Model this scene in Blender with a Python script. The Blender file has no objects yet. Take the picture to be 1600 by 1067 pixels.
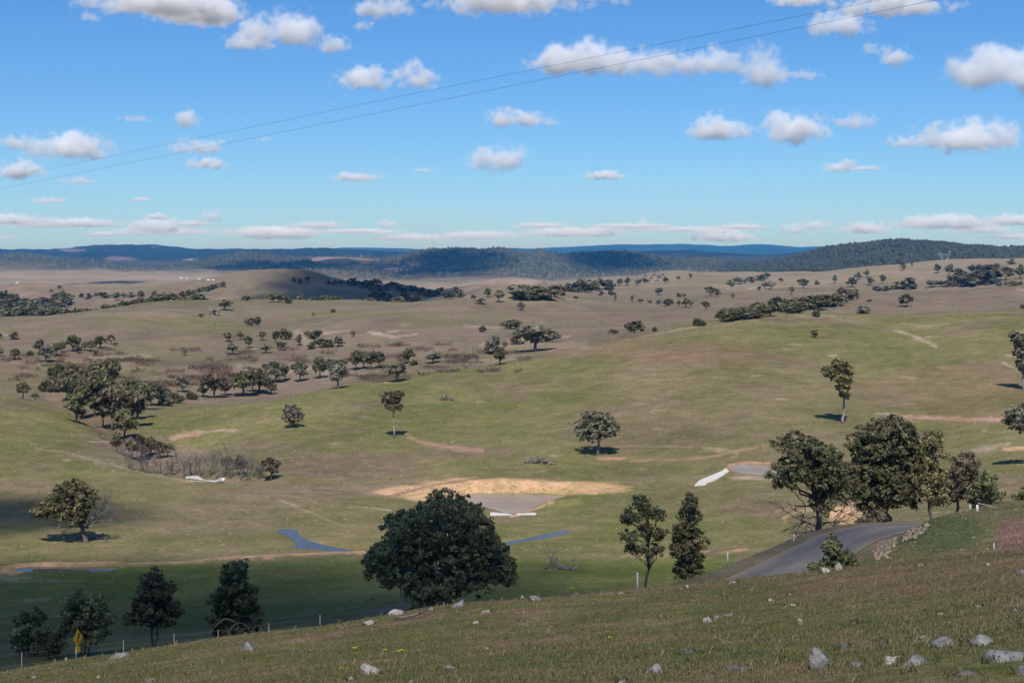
import bpy, bmesh, math, random
import numpy as np
from mathutils import Vector

# ------------------------------------------------------------------ camera, sky, sun, exposure
sc = bpy.context.scene
F, HZ = 2222.0, 395.0            # focal length in photo pixels, row of the horizon
cam = bpy.data.cameras.new('camera'); camo = bpy.data.objects.new('camera', cam)
sc.collection.objects.link(camo); sc.camera = camo
camo.location = (0, 0, 0); camo.rotation_euler = (math.radians(90), 0, 0)
cam.sensor_width = 36; cam.lens = 36*F/1600; cam.shift_y = -(533.5-HZ)/1600
cam.clip_start = 0.2; cam.clip_end = 400000

ELEV, AZ = math.radians(52), math.radians(2.5)
SUN = Vector((-math.sin(AZ)*math.cos(ELEV), -math.cos(AZ)*math.cos(ELEV), math.sin(ELEV)))   # towards the sun, behind the camera
world = bpy.data.worlds.new('World'); sc.world = world; world.use_nodes = True
wn = world.node_tree; bg = wn.nodes['Background']
sky = wn.nodes.new('ShaderNodeTexSky'); sky.sky_type = 'NISHITA'; sky.sun_disc = False
sky.sun_elevation = ELEV; sky.sun_rotation = math.atan2(SUN.x, SUN.y)
sky.air_density = 1.0; sky.dust_density = 0.6; sky.ozone_density = 3.0; sky.altitude = 900
tint = wn.nodes.new('ShaderNodeMix'); tint.data_type = 'RGBA'; tint.blend_type = 'MULTIPLY'; tint.inputs[0].default_value = 1.0; tint.inputs[7].default_value = (.525, .738, 1.0, 1)
hs = wn.nodes.new('ShaderNodeHueSaturation'); hs.inputs['Saturation'].default_value = 1.08
wn.links.new(sky.outputs[0], tint.inputs[6]); wn.links.new(tint.outputs[2], hs.inputs['Color']); wn.links.new(hs.outputs[0], bg.inputs[0])
bg.inputs[1].default_value = 0.117
sl = bpy.data.lights.new('sun', 'SUN'); sl.energy = 4.7; sl.angle = math.radians(0.5); sl.color = (1, 0.95, 0.88)
so = bpy.data.objects.new('sun', sl); sc.collection.objects.link(so); so.rotation_euler = SUN.to_track_quat('Z', 'Y').to_euler()
vs = sc.view_settings; vs.view_transform = 'Standard'; vs.look = 'None'; vs.exposure = 0.0; vs.gamma = 1.0; vs.use_curve_mapping = False
cy = sc.cycles
cy.use_denoising = True; cy.volume_bounces = 10; cy.max_bounces = 12; cy.diffuse_bounces = 3; cy.glossy_bounces = 2
cy.transparent_max_bounces = 8; cy.volume_step_rate = 1.0; cy.volume_max_steps = 256

rng = np.random.default_rng(7); random.seed(7)
COL = sc.collection

# ------------------------------------------------------------------ helpers
def link(o, parent=None):
    COL.objects.link(o)
    if parent is not None: o.parent = parent
    return o
def tag(o, label=None, cat=None, group=None, kind=None):
    if label: o['label'] = label
    if cat: o['category'] = cat
    if group: o['group'] = group
    if kind: o['kind'] = kind
    return o
def empty(name, loc=(0, 0, 0)):
    o = bpy.data.objects.new(name, None); o.location = loc; o.empty_display_size = 0.1
    return link(o)
def mesh_np(name, V, faces, mat=None, cols=None, smooth=False):
    """faces: (n,3) or (n,4) array, or a list of such arrays"""
    if not isinstance(faces, list): faces = [faces]
    faces = [np.asarray(f, dtype=np.int32) for f in faces if len(f)]
    me = bpy.data.meshes.new(name); V = np.asarray(V, dtype=np.float32)
    me.vertices.add(len(V)); me.vertices.foreach_set('co', V.ravel())
    li = np.concatenate([f.ravel() for f in faces]); tot = np.concatenate([np.full(len(f), f.shape[1], np.int32) for f in faces])
    st = np.concatenate([[0], np.cumsum(tot)[:-1]]).astype(np.int32)
    me.loops.add(len(li)); me.loops.foreach_set('vertex_index', li)
    me.polygons.add(len(tot)); me.polygons.foreach_set('loop_start', st)
    if smooth: me.polygons.foreach_set('use_smooth', np.ones(len(tot), bool))
    me.update(calc_edges=True)
    if cols is not None:
        a = me.color_attributes.new('col', 'FLOAT_COLOR', 'POINT')
        c = np.ones((len(V), 4), np.float32); c[:, :3] = cols
        a.data.foreach_set('color', c.ravel())
    if mat: me.materials.append(mat)
    return me
class MB:
    def __init__(s): s.v = []; s.f3 = []; s.f4 = []; s.c = []; s.n = 0
    def add(s, V, f3=None, f4=None, col=None):
        V = np.asarray(V, float); s.v.append(V)
        if f3 is not None and len(f3): s.f3.append(np.asarray(f3)+s.n)
        if f4 is not None and len(f4): s.f4.append(np.asarray(f4)+s.n)
        s.c.append(np.broadcast_to(np.asarray(col if col is not None else (.5, .5, .5), float), (len(V), 3))); s.n += len(V)
    def box(s, lo, hi, col=None):
        x0, y0, z0 = lo; x1, y1, z1 = hi
        V = [(x0,y0,z0),(x1,y0,z0),(x1,y1,z0),(x0,y1,z0),(x0,y0,z1),(x1,y0,z1),(x1,y1,z1),(x0,y1,z1)]
        s.add(V, f4=[(0,3,2,1),(4,5,6,7),(0,1,5,4),(1,2,6,5),(2,3,7,6),(3,0,4,7)], col=col)
    def tube(s, P, R, n=6, col=None):
        P = np.asarray(P, float); R = np.broadcast_to(np.asarray(R, float), (len(P),)); T = np.gradient(P, axis=0)
        T /= np.linalg.norm(T, axis=1)[:, None]+1e-9
        up = np.array([.3, .2, 1.0]) if abs(T[0][2]) < .9 else np.array([1.0, .1, 0])
        A = np.cross(T, up); A /= np.linalg.norm(A, axis=1)[:, None]+1e-9; B = np.cross(T, A)
        th = np.arange(n)*2*np.pi/n
        V = P[:, None]+R[:, None, None]*(np.cos(th)[None, :, None]*A[:, None]+np.sin(th)[None, :, None]*B[:, None])
        V = V.reshape(-1, 3); f = []
        for i in range(len(P)-1):
            for k in range(n):
                k2 = (k+1) % n; f.append((i*n+k, i*n+k2, (i+1)*n+k2, (i+1)*n+k))
        m = len(V); V = np.vstack([V, P[:1], P[-1:]])
        f3 = [(m, (k+1) % n, k) for k in range(n)]+[(m+1, m-n+k, m-n+(k+1) % n) for k in range(n)]
        s.add(V, f3=f3, f4=f, col=col)
    def mesh(s, name, mat, smooth=False, use_col=True):
        fs = []
        if s.f3: fs.append(np.vstack(s.f3))
        if s.f4: fs.append(np.vstack(s.f4))
        return mesh_np(name, np.vstack(s.v), fs, mat, np.vstack(s.c) if use_col else None, smooth)
    def build(s, name, mat, parent=None, smooth=False): return link(bpy.data.objects.new(name, s.mesh(name, mat, smooth)), parent)

def vnoise(x, y, seed=0):
    xi = np.floor(x); yi = np.floor(y); fx = x-xi; fy = y-yi
    def h(a, b):
        n = np.sin(a*127.1+b*311.7+seed*74.7)*43758.5453; return n-np.floor(n)
    u = fx*fx*(3-2*fx); v = fy*fy*(3-2*fy)
    return (h(xi, yi)*(1-u)+h(xi+1, yi)*u)*(1-v)+(h(xi, yi+1)*(1-u)+h(xi+1, yi+1)*u)*v
def fbm(x, y, seed=0, octs=4, rough=.5):
    t = 0; a = 1; n = 0
    for i in range(octs):
        t = t+a*vnoise(x*2**i+i*17.3, y*2**i-i*9.1, seed+i); n += a; a *= rough
    return t/n                       # 0..1
def sstep(a, b, x):
    t = np.clip((x-a)/(b-a), 0, 1); return t*t*(3-2*t)
def pchip(x, y, xq):
    """x:(K,) or (K,C) increasing along axis 0, y likewise (K,C); xq:(Q,C)"""
    x = np.asarray(x, float); y = np.asarray(y, float)
    if x.ndim == 1: x = x[:, None]
    if y.ndim == 1: y = y[:, None]
    if x.shape[1] != y.shape[1]: x = np.broadcast_to(x, y.shape)
    h = np.diff(x, axis=0); d = np.diff(y, axis=0)/h
    m = np.zeros_like(y)
    w1 = 2*h[1:]+h[:-1]; w2 = h[1:]+2*h[:-1]
    ok = d[:-1]*d[1:] > 0
    with np.errstate(divide='ignore', invalid='ignore'):
        hm = (w1+w2)/(w1/d[:-1]+w2/d[1:])
    m[1:-1] = np.where(ok, hm, 0); m[0] = d[0]; m[-1] = d[-1]
    out = np.zeros_like(xq)
    for c in range(y.shape[1]):
        i = np.clip(np.searchsorted(x[:, c], xq[:, c])-1, 0, len(x)-2)
        t = (xq[:, c]-x[i, c])/h[i, c]; hh = h[i, c]
        out[:, c] = (2*t**3-3*t**2+1)*y[i, c]+(t**3-2*t**2+t)*hh*m[i, c]+(-2*t**3+3*t**2)*y[i+1, c]+(t**3-t**2)*hh*m[i+1, c]
    return out
def lin(*rgb): return tuple(((c/255+.055)/1.055)**2.4 if c/255 > .04045 else c/255/12.92 for c in rgb)

# ------------------------------------------------------------------ materials
def new_mat(name):
    m = bpy.data.materials.new(name); m.use_nodes = True; nt = m.node_tree
    b = nt.nodes['Principled BSDF']; b.inputs['Specular IOR Level'].default_value = 0.2; b.inputs['Roughness'].default_value = 0.85
    return m, nt, b
class G:                               # small node-graph helper
    def __init__(s, nt): s.nt = nt
    def n(s, t, **k):
        x = s.nt.nodes.new(t)
        for a, b in k.items(): setattr(x, a, b)
        return x
    def put(s, sock, v):
        if v is None: return
        if hasattr(v, 'is_output'): s.nt.links.new(v, sock)
        else:
            if isinstance(v, tuple) and sock.type == 'RGBA' and len(v) == 3: v = (*v, 1)
            sock.default_value = v
    def math(s, op, a, b=None, c=None):
        x = s.n('ShaderNodeMath', operation=op)
        for i, v in enumerate((a, b, c)): s.put(x.inputs[i], v)
        return x.outputs[0]
    def noise(s, vec, scale, detail=4, rough=.55, dim='3D'):
        x = s.n('ShaderNodeTexNoise', noise_dimensions=dim); s.put(x.inputs['Vector'], vec)
        x.inputs['Scale'].default_value = scale; x.inputs['Detail'].default_value = detail; x.inputs['Roughness'].default_value = rough
        return x.outputs['Fac']
    def ramp(s, v, a, b, lo=0., hi=1.):
        x = s.n('ShaderNodeMapRange', interpolation_type='SMOOTHSTEP'); s.put(x.inputs[0], v)
        for i, q in enumerate((a, b, lo, hi)): x.inputs[i+1].default_value = q
        return x.outputs[0]
    def mix(s, f, a, b, mode='MIX'):
        x = s.n('ShaderNodeMix', data_type='RGBA', blend_type=mode); s.put(x.inputs[0], f); s.put(x.inputs[6], a); s.put(x.inputs[7], b)
        return x.outputs[2]
    def bump(s, h, dist, strength=1.):
        x = s.n('ShaderNodeBump'); s.put(x.inputs['Height'], h); x.inputs['Distance'].default_value = dist; x.inputs['Strength'].default_value = strength
        return x.outputs[0]
    def attr(s, name='col'):
        return s.n('ShaderNodeAttribute', attribute_name=name).outputs['Color']
    def pos(s): return s.n('ShaderNodeNewGeometry').outputs['Position']
    def obj(s): return s.n('ShaderNodeTexCoord').outputs['Object']
def ground_mat(name, scales, amp, bumpd):
    m, nt, b = new_mat(name); g = G(nt); c = g.attr(); p = g.pos()
    st = g.n('ShaderNodeVectorMath', operation='MULTIPLY'); g.put(st.inputs[0], p); st.inputs[1].default_value = (1, 1, .3); p = st.outputs[0]
    for i, sz in enumerate(scales):
        nz = g.noise(p, 1/sz, 3, .6)
        f = g.ramp(nz, .25, .75, 1-amp, 1+amp)
        c = g.mix(1.0, c, g.n('ShaderNodeCombineColor').outputs[0], 'MULTIPLY') if False else c
        cc = g.n('ShaderNodeCombineXYZ')
        g.put(cc.inputs[0], g.ramp(nz, .25, .75, 1+amp*1.15, 1-amp*.9)); g.put(cc.inputs[1], g.ramp(nz, .25, .75, 1+amp*.7, 1-amp*.7)); g.put(cc.inputs[2], g.ramp(nz, .25, .75, 1+amp*1.3, 1-amp*1.1))
        c = g.mix(1.0, c, cc.outputs[0], 'MULTIPLY')
    # sparse pale stones and dry tussocks
    sp = g.ramp(g.noise(p, 1/scales[0], 2, .5), .68, .76)
    c = g.mix(g.math('MULTIPLY', sp, .45), c, (.30, .26, .19))
    nt.links.new(c, b.inputs['Base Color']); b.inputs['Roughness'].default_value = .95; b.inputs['Specular IOR Level'].default_value = .05
    nt.links.new(g.bump(g.noise(p, 1/scales[0], 4, .65), bumpd, .8), b.inputs['Normal'])
    return m
M = {}
M['slope'] = ground_mat('rough_slope_grass', (.09, .45, 2.2), .30, .05)
M['paddock'] = ground_mat('paddock_grass', (1.0, 5., 30.), .22, .18)
M['hills'] = ground_mat('dry_hill_grass', (3., 17., 90.), .15, .5)
M['plain'] = ground_mat('far_plain_grass', (12., 60., 350.), .15, 2.)
M['range'] = ground_mat('forested_range_cover', (30., 110., 600.), .22, 12.)

# ------------------------------------------------------------------ terrain: ridge and valley lines as (column, distance, row)
ROWS = [
 [(-700,2.5,2150),(0,2.5,2120),(800,2.5,2050),(1600,2.5,1980),(2300,2.5,1900)],
 [(-700,20,1300),(0,20,1195),(400,18,1095),(800,16,1070),(1200,15,1060),(1600,15,1015),(2300,15,940)],
 [(-700,35,1220),(0,35,1105),(400,34,1042),(800,32,1000),(1200,30,966),(1600,28,920),(2300,27,860)],
 [(-700,50,1170),(0,52,1050),(100,53,1033),(200,54,1020),(300,55,1004),(400,55,990),(500,56,979),(600,56,963),(700,57,947),(800,57,938),(900,57,930),(1000,57,920),(1100,57,911),(1200,56,900),(1300,54,888),(1400,51,877),(1500,48,868),(1600,46,861),(2300,44,830)],
 [(-700,75,1200),(0,75,1100),(400,76,1062),(800,78,1015),(1000,79,985),(1200,78,950),(1300,72,912),(1400,66,889),(1500,58,873),(1600,55,864),(2300,52,833)],
 [(-700,110,1110),(0,110,1041),(200,110,1031),(400,110,1011),(600,110,981),(800,110,960),(1000,112,930),(1200,112,893),(1300,112,875),(1380,110,852),(1420,110,832),(1460,110,812),(1500,112,801),(1600,115,781),(2300,115,740)],
 [(-700,160,1000),(0,160,978),(200,160,973),(400,158,971),(600,158,952),(800,160,948),(1000,158,935),(1200,150,920),(1300,160,850),(1400,172,820),(1500,172,830),(1600,172,834),(2300,170,770)],
 [(-700,205,890),(0,207,885),(200,209,880),(400,212,872),(600,215,865),(800,217,862),(1000,218,862),(1200,218,845),(1400,215,806),(1600,215,776),(2300,215,745)],
 [(-700,245,805),(0,245,812),(200,245,815),(400,245,819),(600,250,812),(800,258,811),(1000,255,802),(1200,255,780),(1400,250,765),(1600,250,735),(2300,250,710)],
 [(-700,290,735),(0,290,748),(200,290,750),(400,290,757),(600,295,762),(700,297,752),(800,297,744),(980,296,754),(1100,292,748),(1200,295,730),(1400,285,732),(1600,285,703),(2300,285,680)],
 [(-700,370,645),(0,370,655),(100,370,672),(200,370,690),(300,365,712),(400,355,705),(600,360,690),(800,370,672),(1000,370,655),(1200,370,640),(1400,370,640),(1600,370,620),(2300,370,600)],
 [(-700,420,595),(-300,430,603),(0,440,616),(100,440,634),(200,440,648),(300,445,640),(400,450,626),(600,490,593),(800,530,562),(1000,580,522),(1100,600,505),(1200,620,493),(1400,620,489),(1600,600,482),(2300,600,470)],
 [(-700,500,610),(0,500,627),(200,500,640),(400,520,634),(600,560,601),(800,610,567),(1000,680,531),(1200,720,499),(1400,720,494),(1600,700,486),(2300,700,474)],
 [(-700,700,555),(0,700,560),(200,720,560),(400,740,560),(600,760,552),(800,800,529),(1000,850,506),(1200,900,481),(1400,880,474),(1600,880,466),(2300,880,456)],
 [(-700,1050,512),(0,1050,505),(100,1080,500),(200,1100,492),(300,1120,487),(400,1150,487),(600,1150,484),(700,1150,480),(800,1150,471),(1000,1250,466),(1200,1400,449),(1400,1300,457),(1600,1250,447),(2300,1250,438)],
 [(-700,1350,532),(0,1350,524),(200,1400,512),(400,1400,505),(600,1450,502),(800,1450,485),(1000,1500,479),(1200,1700,459),(1400,1550,467),(1600,1500,457),(2300,1500,448)],
 [(-700,2000,476),(0,2000,474),(60,2000,470),(130,2000,463),(200,2000,461),(300,2000,452),(360,2000,442),(420,2000,438),(470,2000,440),(520,2000,450),(580,2000,464),(660,2100,466),(720,2100,458),(800,2100,448),(900,2100,450),(1000,2100,446),(1200,2300,433),(1400,2100,434),(1600,2100,426),(2300,2100,416)],
 [(-700,2500,488),(0,2500,484),(130,2500,477),(200,2500,473),(300,2500,466),(420,2500,455),(520,2500,460),(600,2600,464),(800,2600,461),(1000,2500,455),(1200,2700,443),(1400,2500,443),(1600,2500,434),(2300,2500,424)],
 [(-700,3500,452),(0,3500,446),(200,3500,447),(330,3300,440),(420,3000,440),(500,3200,443),(600,3500,448),(800,3500,446),(900,3400,441),(1010,3200,433),(1200,3500,429),(1400,3000,416),(1600,3000,404),(2300,3000,396)],
 [(-700,4200,455),(0,4200,448),(200,4200,449),(400,3900,444),(600,4300,451),(800,4300,449),(1000,4000,443),(1200,4200,435),(1400,3500,423),(1600,3500,412),(2300,3500,404)],
 [(-700,6500,426),(0,6500,423),(200,6500,427),(400,6000,432),(500,5800,434),(600,5600,441),(800,5600,441),(1000,5500,435),(1200,5200,424),(1400,4300,404),(1600,4300,405),(2300,4300,398)],
 [(-700,8800,404),(0,8800,403),(40,8800,402),(100,8800,409),(200,9000,416),(290,9000,411),(340,9000,399),(385,9000,393),(430,8800,400),(490,8000,405),(540,8000,404),(600,8000,408),(650,8000,400),(720,8000,392),(780,8000,390),(815,7600,396),(845,7400,394),(880,7600,402),(920,8200,401),(960,8400,399),(1010,8400,403),(1060,8200,409),(1150,6600,411),(1230,5800,407),(1300,5400,392),(1350,5200,385),(1410,5200,378),(1500,5200,382),(1600,5200,388),(1800,5200,391),(2300,5200,384)],
 [(-700,10500,412),(0,10500,410),(400,10500,408),(800,10000,409),(1000,10200,418),(1200,8500,412),(1400,7500,400),(1600,7500,404),(2300,7500,400)],
 [(-700,14500,388),(0,14500,390),(100,14500,389),(130,14500,386),(200,14500,384),(270,14500,387),(330,14500,389),(440,14500,389),(520,14000,391),(620,14000,395),(700,13000,397),(850,12500,401),(920,12000,398),(1000,12000,397),(1100,12000,396),(1180,12000,398),(1270,11500,391),(1330,11500,396),(1500,11500,392),(2300,11500,391)],
 [(-700,19000,402),(800,19000,402),(2300,18000,402)],
 [(-700,28000,391),(300,28000,392),(500,28000,391),(535,28000,387),(600,28000,388),(690,28000,391),(730,28000,391),(760,28000,388),(830,28000,388),(880,28000,386),(950,28000,383),(1000,28000,382),(1060,28000,382),(1130,28000,384),(1190,28000,382),(1250,28000,386),(1300,28000,384),(1350,28000,382),(1400,28000,383),(1500,28000,388),(2300,28000,387)],
 [(-700,60000,399),(800,60000,399),(2300,60000,399)],
]
SUBS = [36, 70, 80, 10, 22, 26, 34, 44, 50, 76, 84, 10, 44, 50, 10, 26, 10, 20, 8, 16, 26, 10, 18, 8, 18, 8]
cols = np.concatenate([np.linspace(-700, -170, 28)[:-1], np.arange(-170, 1771, 2.7), np.linspace(1771.5, 2300, 28)])
NC = len(cols); T = (cols-800)/F
LY = np.array([pchip([p[0] for p in r], np.log([p[1] for p in r]), cols[:, None])[:, 0] for r in ROWS])
PYk = np.array([pchip([p[0] for p in r], [p[2] for p in r], cols[:, None])[:, 0] for r in ROWS])
q = []; rowmark = [0]
for k, n in enumerate(SUBS):
    a = np.arange(n)/n
    q.append(LY[k]+(LY[k+1]-LY[k])*a[:, None]); rowmark.append(rowmark[-1]+n)
q.append(LY[-1:]); LQ = np.vstack(q); NR = len(LQ)
PQ = pchip(LY, PYk, LQ)
YY = np.exp(LQ); XX = T[None, :]*YY; ZZ = -(PQ-HZ)/F*YY
# undulation
ZZ = ZZ+(fbm(XX/3, YY/3, 1, 3)-.5)*.22*sstep(3, 10, YY)*(1-sstep(120, 200, YY))
ZZ = ZZ+(fbm(XX/16, YY/16, 2, 3)-.5)*.5*sstep(70, 200, YY)
ZZ = ZZ+(fbm(XX/70, YY/70, 3, 3)-.5)*2.6*sstep(300, 500, YY)
ZZ = ZZ+(fbm(XX/170+3.3, YY/260, 4, 3)-.5)*34*sstep(520, 800, YY)*(1-sstep(2500, 4000, YY))
ZZ = ZZ+(fbm(XX/420, YY/700, 8, 3)-.5)*62*sstep(1300, 2000, YY)*(1-sstep(4500, 6500, YY)*.5)
ZZ = ZZ+(fbm(XX/700, YY/1100, 5, 4)-.5)*75*sstep(5600, 8000, YY)*(1-sstep(20000, 26000, YY)*.7)
ZZ = ZZ+(fbm(XX/60, YY/60, 6, 2)-.5)*14*sstep(5500, 7000, YY)*(1-sstep(16000, 20000, YY))

def colidx(px): return float(np.interp(px, cols, np.arange(NC)))
def ground(x, Y):
    c = colidx(x/Y*F+800); i = min(int(c), NC-2); f = c-i
    return (1-f)*np.interp(Y, YY[:, i], ZZ[:, i])+f*np.interp(Y, YY[:, i+1], ZZ[:, i+1])
def hit(px, py, ymin=0.):
    """first ground point met by the ray through a photo pixel"""
    i = int(round(colidx(px))); y = YY[:, i]; r = HZ-ZZ[:, i]/y*F
    ok = np.where((r <= py) & (y > ymin))[0]
    if not len(ok): return None
    j = ok[0]
    if j > 0 and r[j-1] > py:
        f = (r[j-1]-py)/(r[j-1]-r[j]); Y = y[j-1]+f*(y[j]-y[j-1])
    else: Y = y[j]
    x = (px-800)/F*Y
    return np.array([x, Y, ground(x, Y)])
def hitline(pts, step=4, ymin=0.):
    out = []
    for (a, b) in zip(pts[:-1], pts[1:]):
        n = max(1, int(math.hypot(b[0]-a[0], b[1]-a[1])/step))
        for k in range(n):
            h = hit(a[0]+(b[0]-a[0])*k/n, a[1]+(b[1]-a[1])*k/n, ymin)
            if h is not None: out.append(h)
    h = hit(*pts[-1], ymin)
    if h is not None: out.append(h)
    return np.array(out)
def seg_dist(X, Y, P, closed=False):
    d = np.full(X.shape, 1e9); tt = np.zeros(X.shape)
    n = len(P); rngk = range(n if closed else n-1)
    for k in rngk:
        a = P[k]; b = P[(k+1) % n]; e = b[:2]-a[:2]; L = e@e+1e-9
        t = np.clip(((X-a[0])*e[0]+(Y-a[1])*e[1])/L, 0, 1)
        dd = np.hypot(X-a[0]-t*e[0], Y-a[1]-t*e[1]); m = dd < d
        d = np.where(m, dd, d); tt = np.where(m, k+t, tt)
    return d, tt
def inside(X, Y, P):
    r = np.zeros(X.shape, bool); n = len(P)
    for k in range(n):
        a = P[k]; b = P[(k+1) % n]
        if a[1] == b[1]: continue
        c = ((a[1] > Y) != (b[1] > Y)) & (X < (b[0]-a[0])*(Y-a[1])/(b[1]-a[1])+a[0]); r ^= c
    return r
def window(P, pad):
    lo = P[:, :2].min(0)-pad; hi = P[:, :2].max(0)+pad
    return (XX > lo[0]) & (XX < hi[0]) & (YY > lo[1]) & (YY < hi[1])

# --- road: centre line (x, distance, height); the ground is levelled to it
RD = np.array([(-120,118,-33.5),(-75,97,-29.5),(-45,88,-27.2),(-20,85,-26),(-3,88,-25.2),(9,96,-24.8),(19.2,108,-25.),(26.8,125,-26.5),(33.3,140,-28.),(42,154,-29.7),(50,161,-31.),(62,167,-32.3),(80,170,-33.2),(105,168,-33.8)])
def resample(P, step):
    d = np.concatenate([[0], np.cumsum(np.linalg.norm(np.diff(P, axis=0), axis=1))]); s = np.arange(0, d[-1], step)
    return pchip(d, P, np.repeat(s[:, None], P.shape[1], 1))
RC = resample(RD, 3.0)
w = window(RC, 16); dd, tt = seg_dist(XX[w], YY[w], RC)
zr = np.interp(tt, np.arange(len(RC)), RC[:, 2]); bl = 1-sstep(4.2, 9.0, dd)
ZZ[w] = ZZ[w]*(1-bl)+(zr-.03)*bl
road_d = np.full(XX.shape, 1e9); road_d[w] = dd

# --- ponds: outline pixels on a level water plane
PONDS = {
 'dam':   ([(722,773),(760,771),(810,772),(850,773),(884,775),(868,780),(845,788),(825,797),(808,803),(795,803),(775,797),(745,789),(722,783)], None, 6.),
 'upper': ([(1141,728),(1160,726),(1190,727),(1225,729),(1235,733),(1215,739),(1190,742),(1160,740),(1143,735)], None, 4.),
 'blue':  ([(433,829),(446,826),(462,827),(468,835),(480,843),(500,849),(530,856),(566,861),(540,862),(505,860),(470,857),(452,854),(462,850),(452,840)], None, 3.),
 'creek': ([(775,850),(800,845),(830,839),(860,832),(886,828),(890,832),(870,837),(845,842),(815,847),(785,853)], None, 2.5),
 'left':  ([(18,887),(32,884),(70,884),(110,884.5),(160,885.5),(185,887),(165,892),(120,894),(70,895),(35,893)], None, 3.),
}
POND = {}
for nm, (pix, _, R) in PONDS.items():
    h = hit(sum(p[0] for p in pix)/len(pix), sum(p[1] for p in pix)/len(pix)); zw = h[2]-(.9 if nm == 'dam' else .25)
    n = len(pix); fine = []
    for k in range(n):                                  # Catmull-Rom outline
        p0, p1, p2, p3 = [np.array(pix[(k+i) % n], float) for i in (-1, 0, 1, 2)]
        for t in (0, .25, .5, .75): fine.append(.5*(2*p1+(p2-p0)*t+(2*p0-5*p1+4*p2-p3)*t*t+(3*p1-p0-3*p2+p3)*t**3))
    P = np.array([((u-800)/F*(-zw*F/(v-HZ)), -zw*F/(v-HZ), zw) for u, v in fine])
    POND[nm] = (P, zw)
    w = window(P, R*2+4); d, _ = seg_dist(XX[w], YY[w], P, True); ins = inside(XX[w], YY[w], P); z = ZZ[w]
    zo = zw+.06+d*(.30 if nm == 'dam' else .12)
    out = zo+(z-zo)*sstep(0, R*1.6, d)
    if nm == 'dam':
        front = YY[w] < P[:, 1].min()+9
        out = np.where(front, zw+.05+(z-zw-.05)*sstep(3, 14, d), out)
    ZZ[w] = np.where(ins, zw-.12-.18*d, out)
# --- the gully that drains the left paddock
GUL = hitline([(440,752),(380,745),(300,738),(240,716),(200,696),(180,676),(150,652),(110,634),(78,616)], 10, 200)
w = window(GUL, 25); d, _ = seg_dist(XX[w], YY[w], GUL); ZZ[w] -= 2.6*np.exp(-(d/5.5)**2)*(.6+.8*fbm(XX[w]/9, YY[w]/9, 51, 2))
gul_d = np.full(XX.shape, 1e9); gul_d[w] = d
# --- low contour banks and the dam bank
BANKS = [([(0,888),(60,883),(160,881),(230,881),(330,875),(420,870),(500,866),(566,864)], .38, .8), ([(975,869),(1040,866),(1140,862),(1160,860)], .35, .7)]
BANKW = []
for pts, hgt, wid in BANKS:
    P = hitline(pts, 12, 150); BANKW.append(P)
    w = window(P, 8); d, _ = seg_dist(XX[w], YY[w], P); ZZ[w] += hgt*np.exp(-(d/wid)**2)

# ------------------------------------------------------------------ ground colour (albedo), by where it lies on the ground
PXX = np.broadcast_to(cols[None, :], YY.shape); PYY = HZ-ZZ/YY*F
A3 = lambda *c: np.array(c)[None, None, :]
GREEN, OLIVE, BROWN, TAN, MAUVE, SOIL, PALE, DKGR = (.150,.152,.053), (.166,.150,.069), (.155,.118,.076), (.245,.202,.122), (.182,.147,.097), (.50,.342,.172), (.38,.31,.21), (.075,.095,.032)
FOREST = (.054,.055,.034)
C = np.zeros(YY.shape+(3,)); C[:] = GREEN
def lay(wt, col): C[:] = C*(1-wt[..., None])+A3(*col)*wt[..., None]
n1 = fbm(XX/55, YY/85, 11, 4); n2 = fbm(XX/14, YY/30, 12, 4); n3 = fbm(XX/5, YY/7, 13, 3); n4 = fbm(XX/220, YY/400, 14, 4)
lay(sstep(.42, .62, n1)*.75, OLIVE); lay(sstep(.55, .75, n2)*.55, BROWN); lay(sstep(.6, .85, n3)*.25, TAN)
ridge = rowmark[11]; J = np.broadcast_to(np.arange(NR)[:, None], YY.shape)
hillw = sstep(ridge-6, ridge+8, J.astype(float))
lay(hillw*.92, MAUVE); lay(hillw*sstep(.5, .66, n4)*.75, OLIVE); lay(hillw*sstep(.55, .75, n2)*.45, (.15,.105,.08))
cr = rowmark[14]; lay(sstep(cr-26, cr-4, J.astype(float))*(J <= cr+3)*(1-sstep(850, 1100, PXX))*.7, (.158,.148,.075)); lay((J > cr+3)*(J < cr+14)*.6*(PXX < 1000), (.15,.112,.08))
plainw = sstep(1500, 2600, YY); lay(plainw*.85, TAN); lay(plainw*sstep(.55, .7, n4)*.4, OLIVE)
fw = sstep(rowmark[20]-4, rowmark[20]+10, J.astype(float)); fw = np.where(PXX > 1120, sstep(rowmark[19]-3, rowmark[19]+3, J.astype(float)), fw)
lay(fw, FOREST); lay(fw*sstep(9500, 11500, YY), (.018,.021,.014)); lay(fw*sstep(.6, .72, fbm(XX/700, YY/1400, 15, 4))*.25*(PXX < 1150), (.09,.08,.055))
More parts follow.
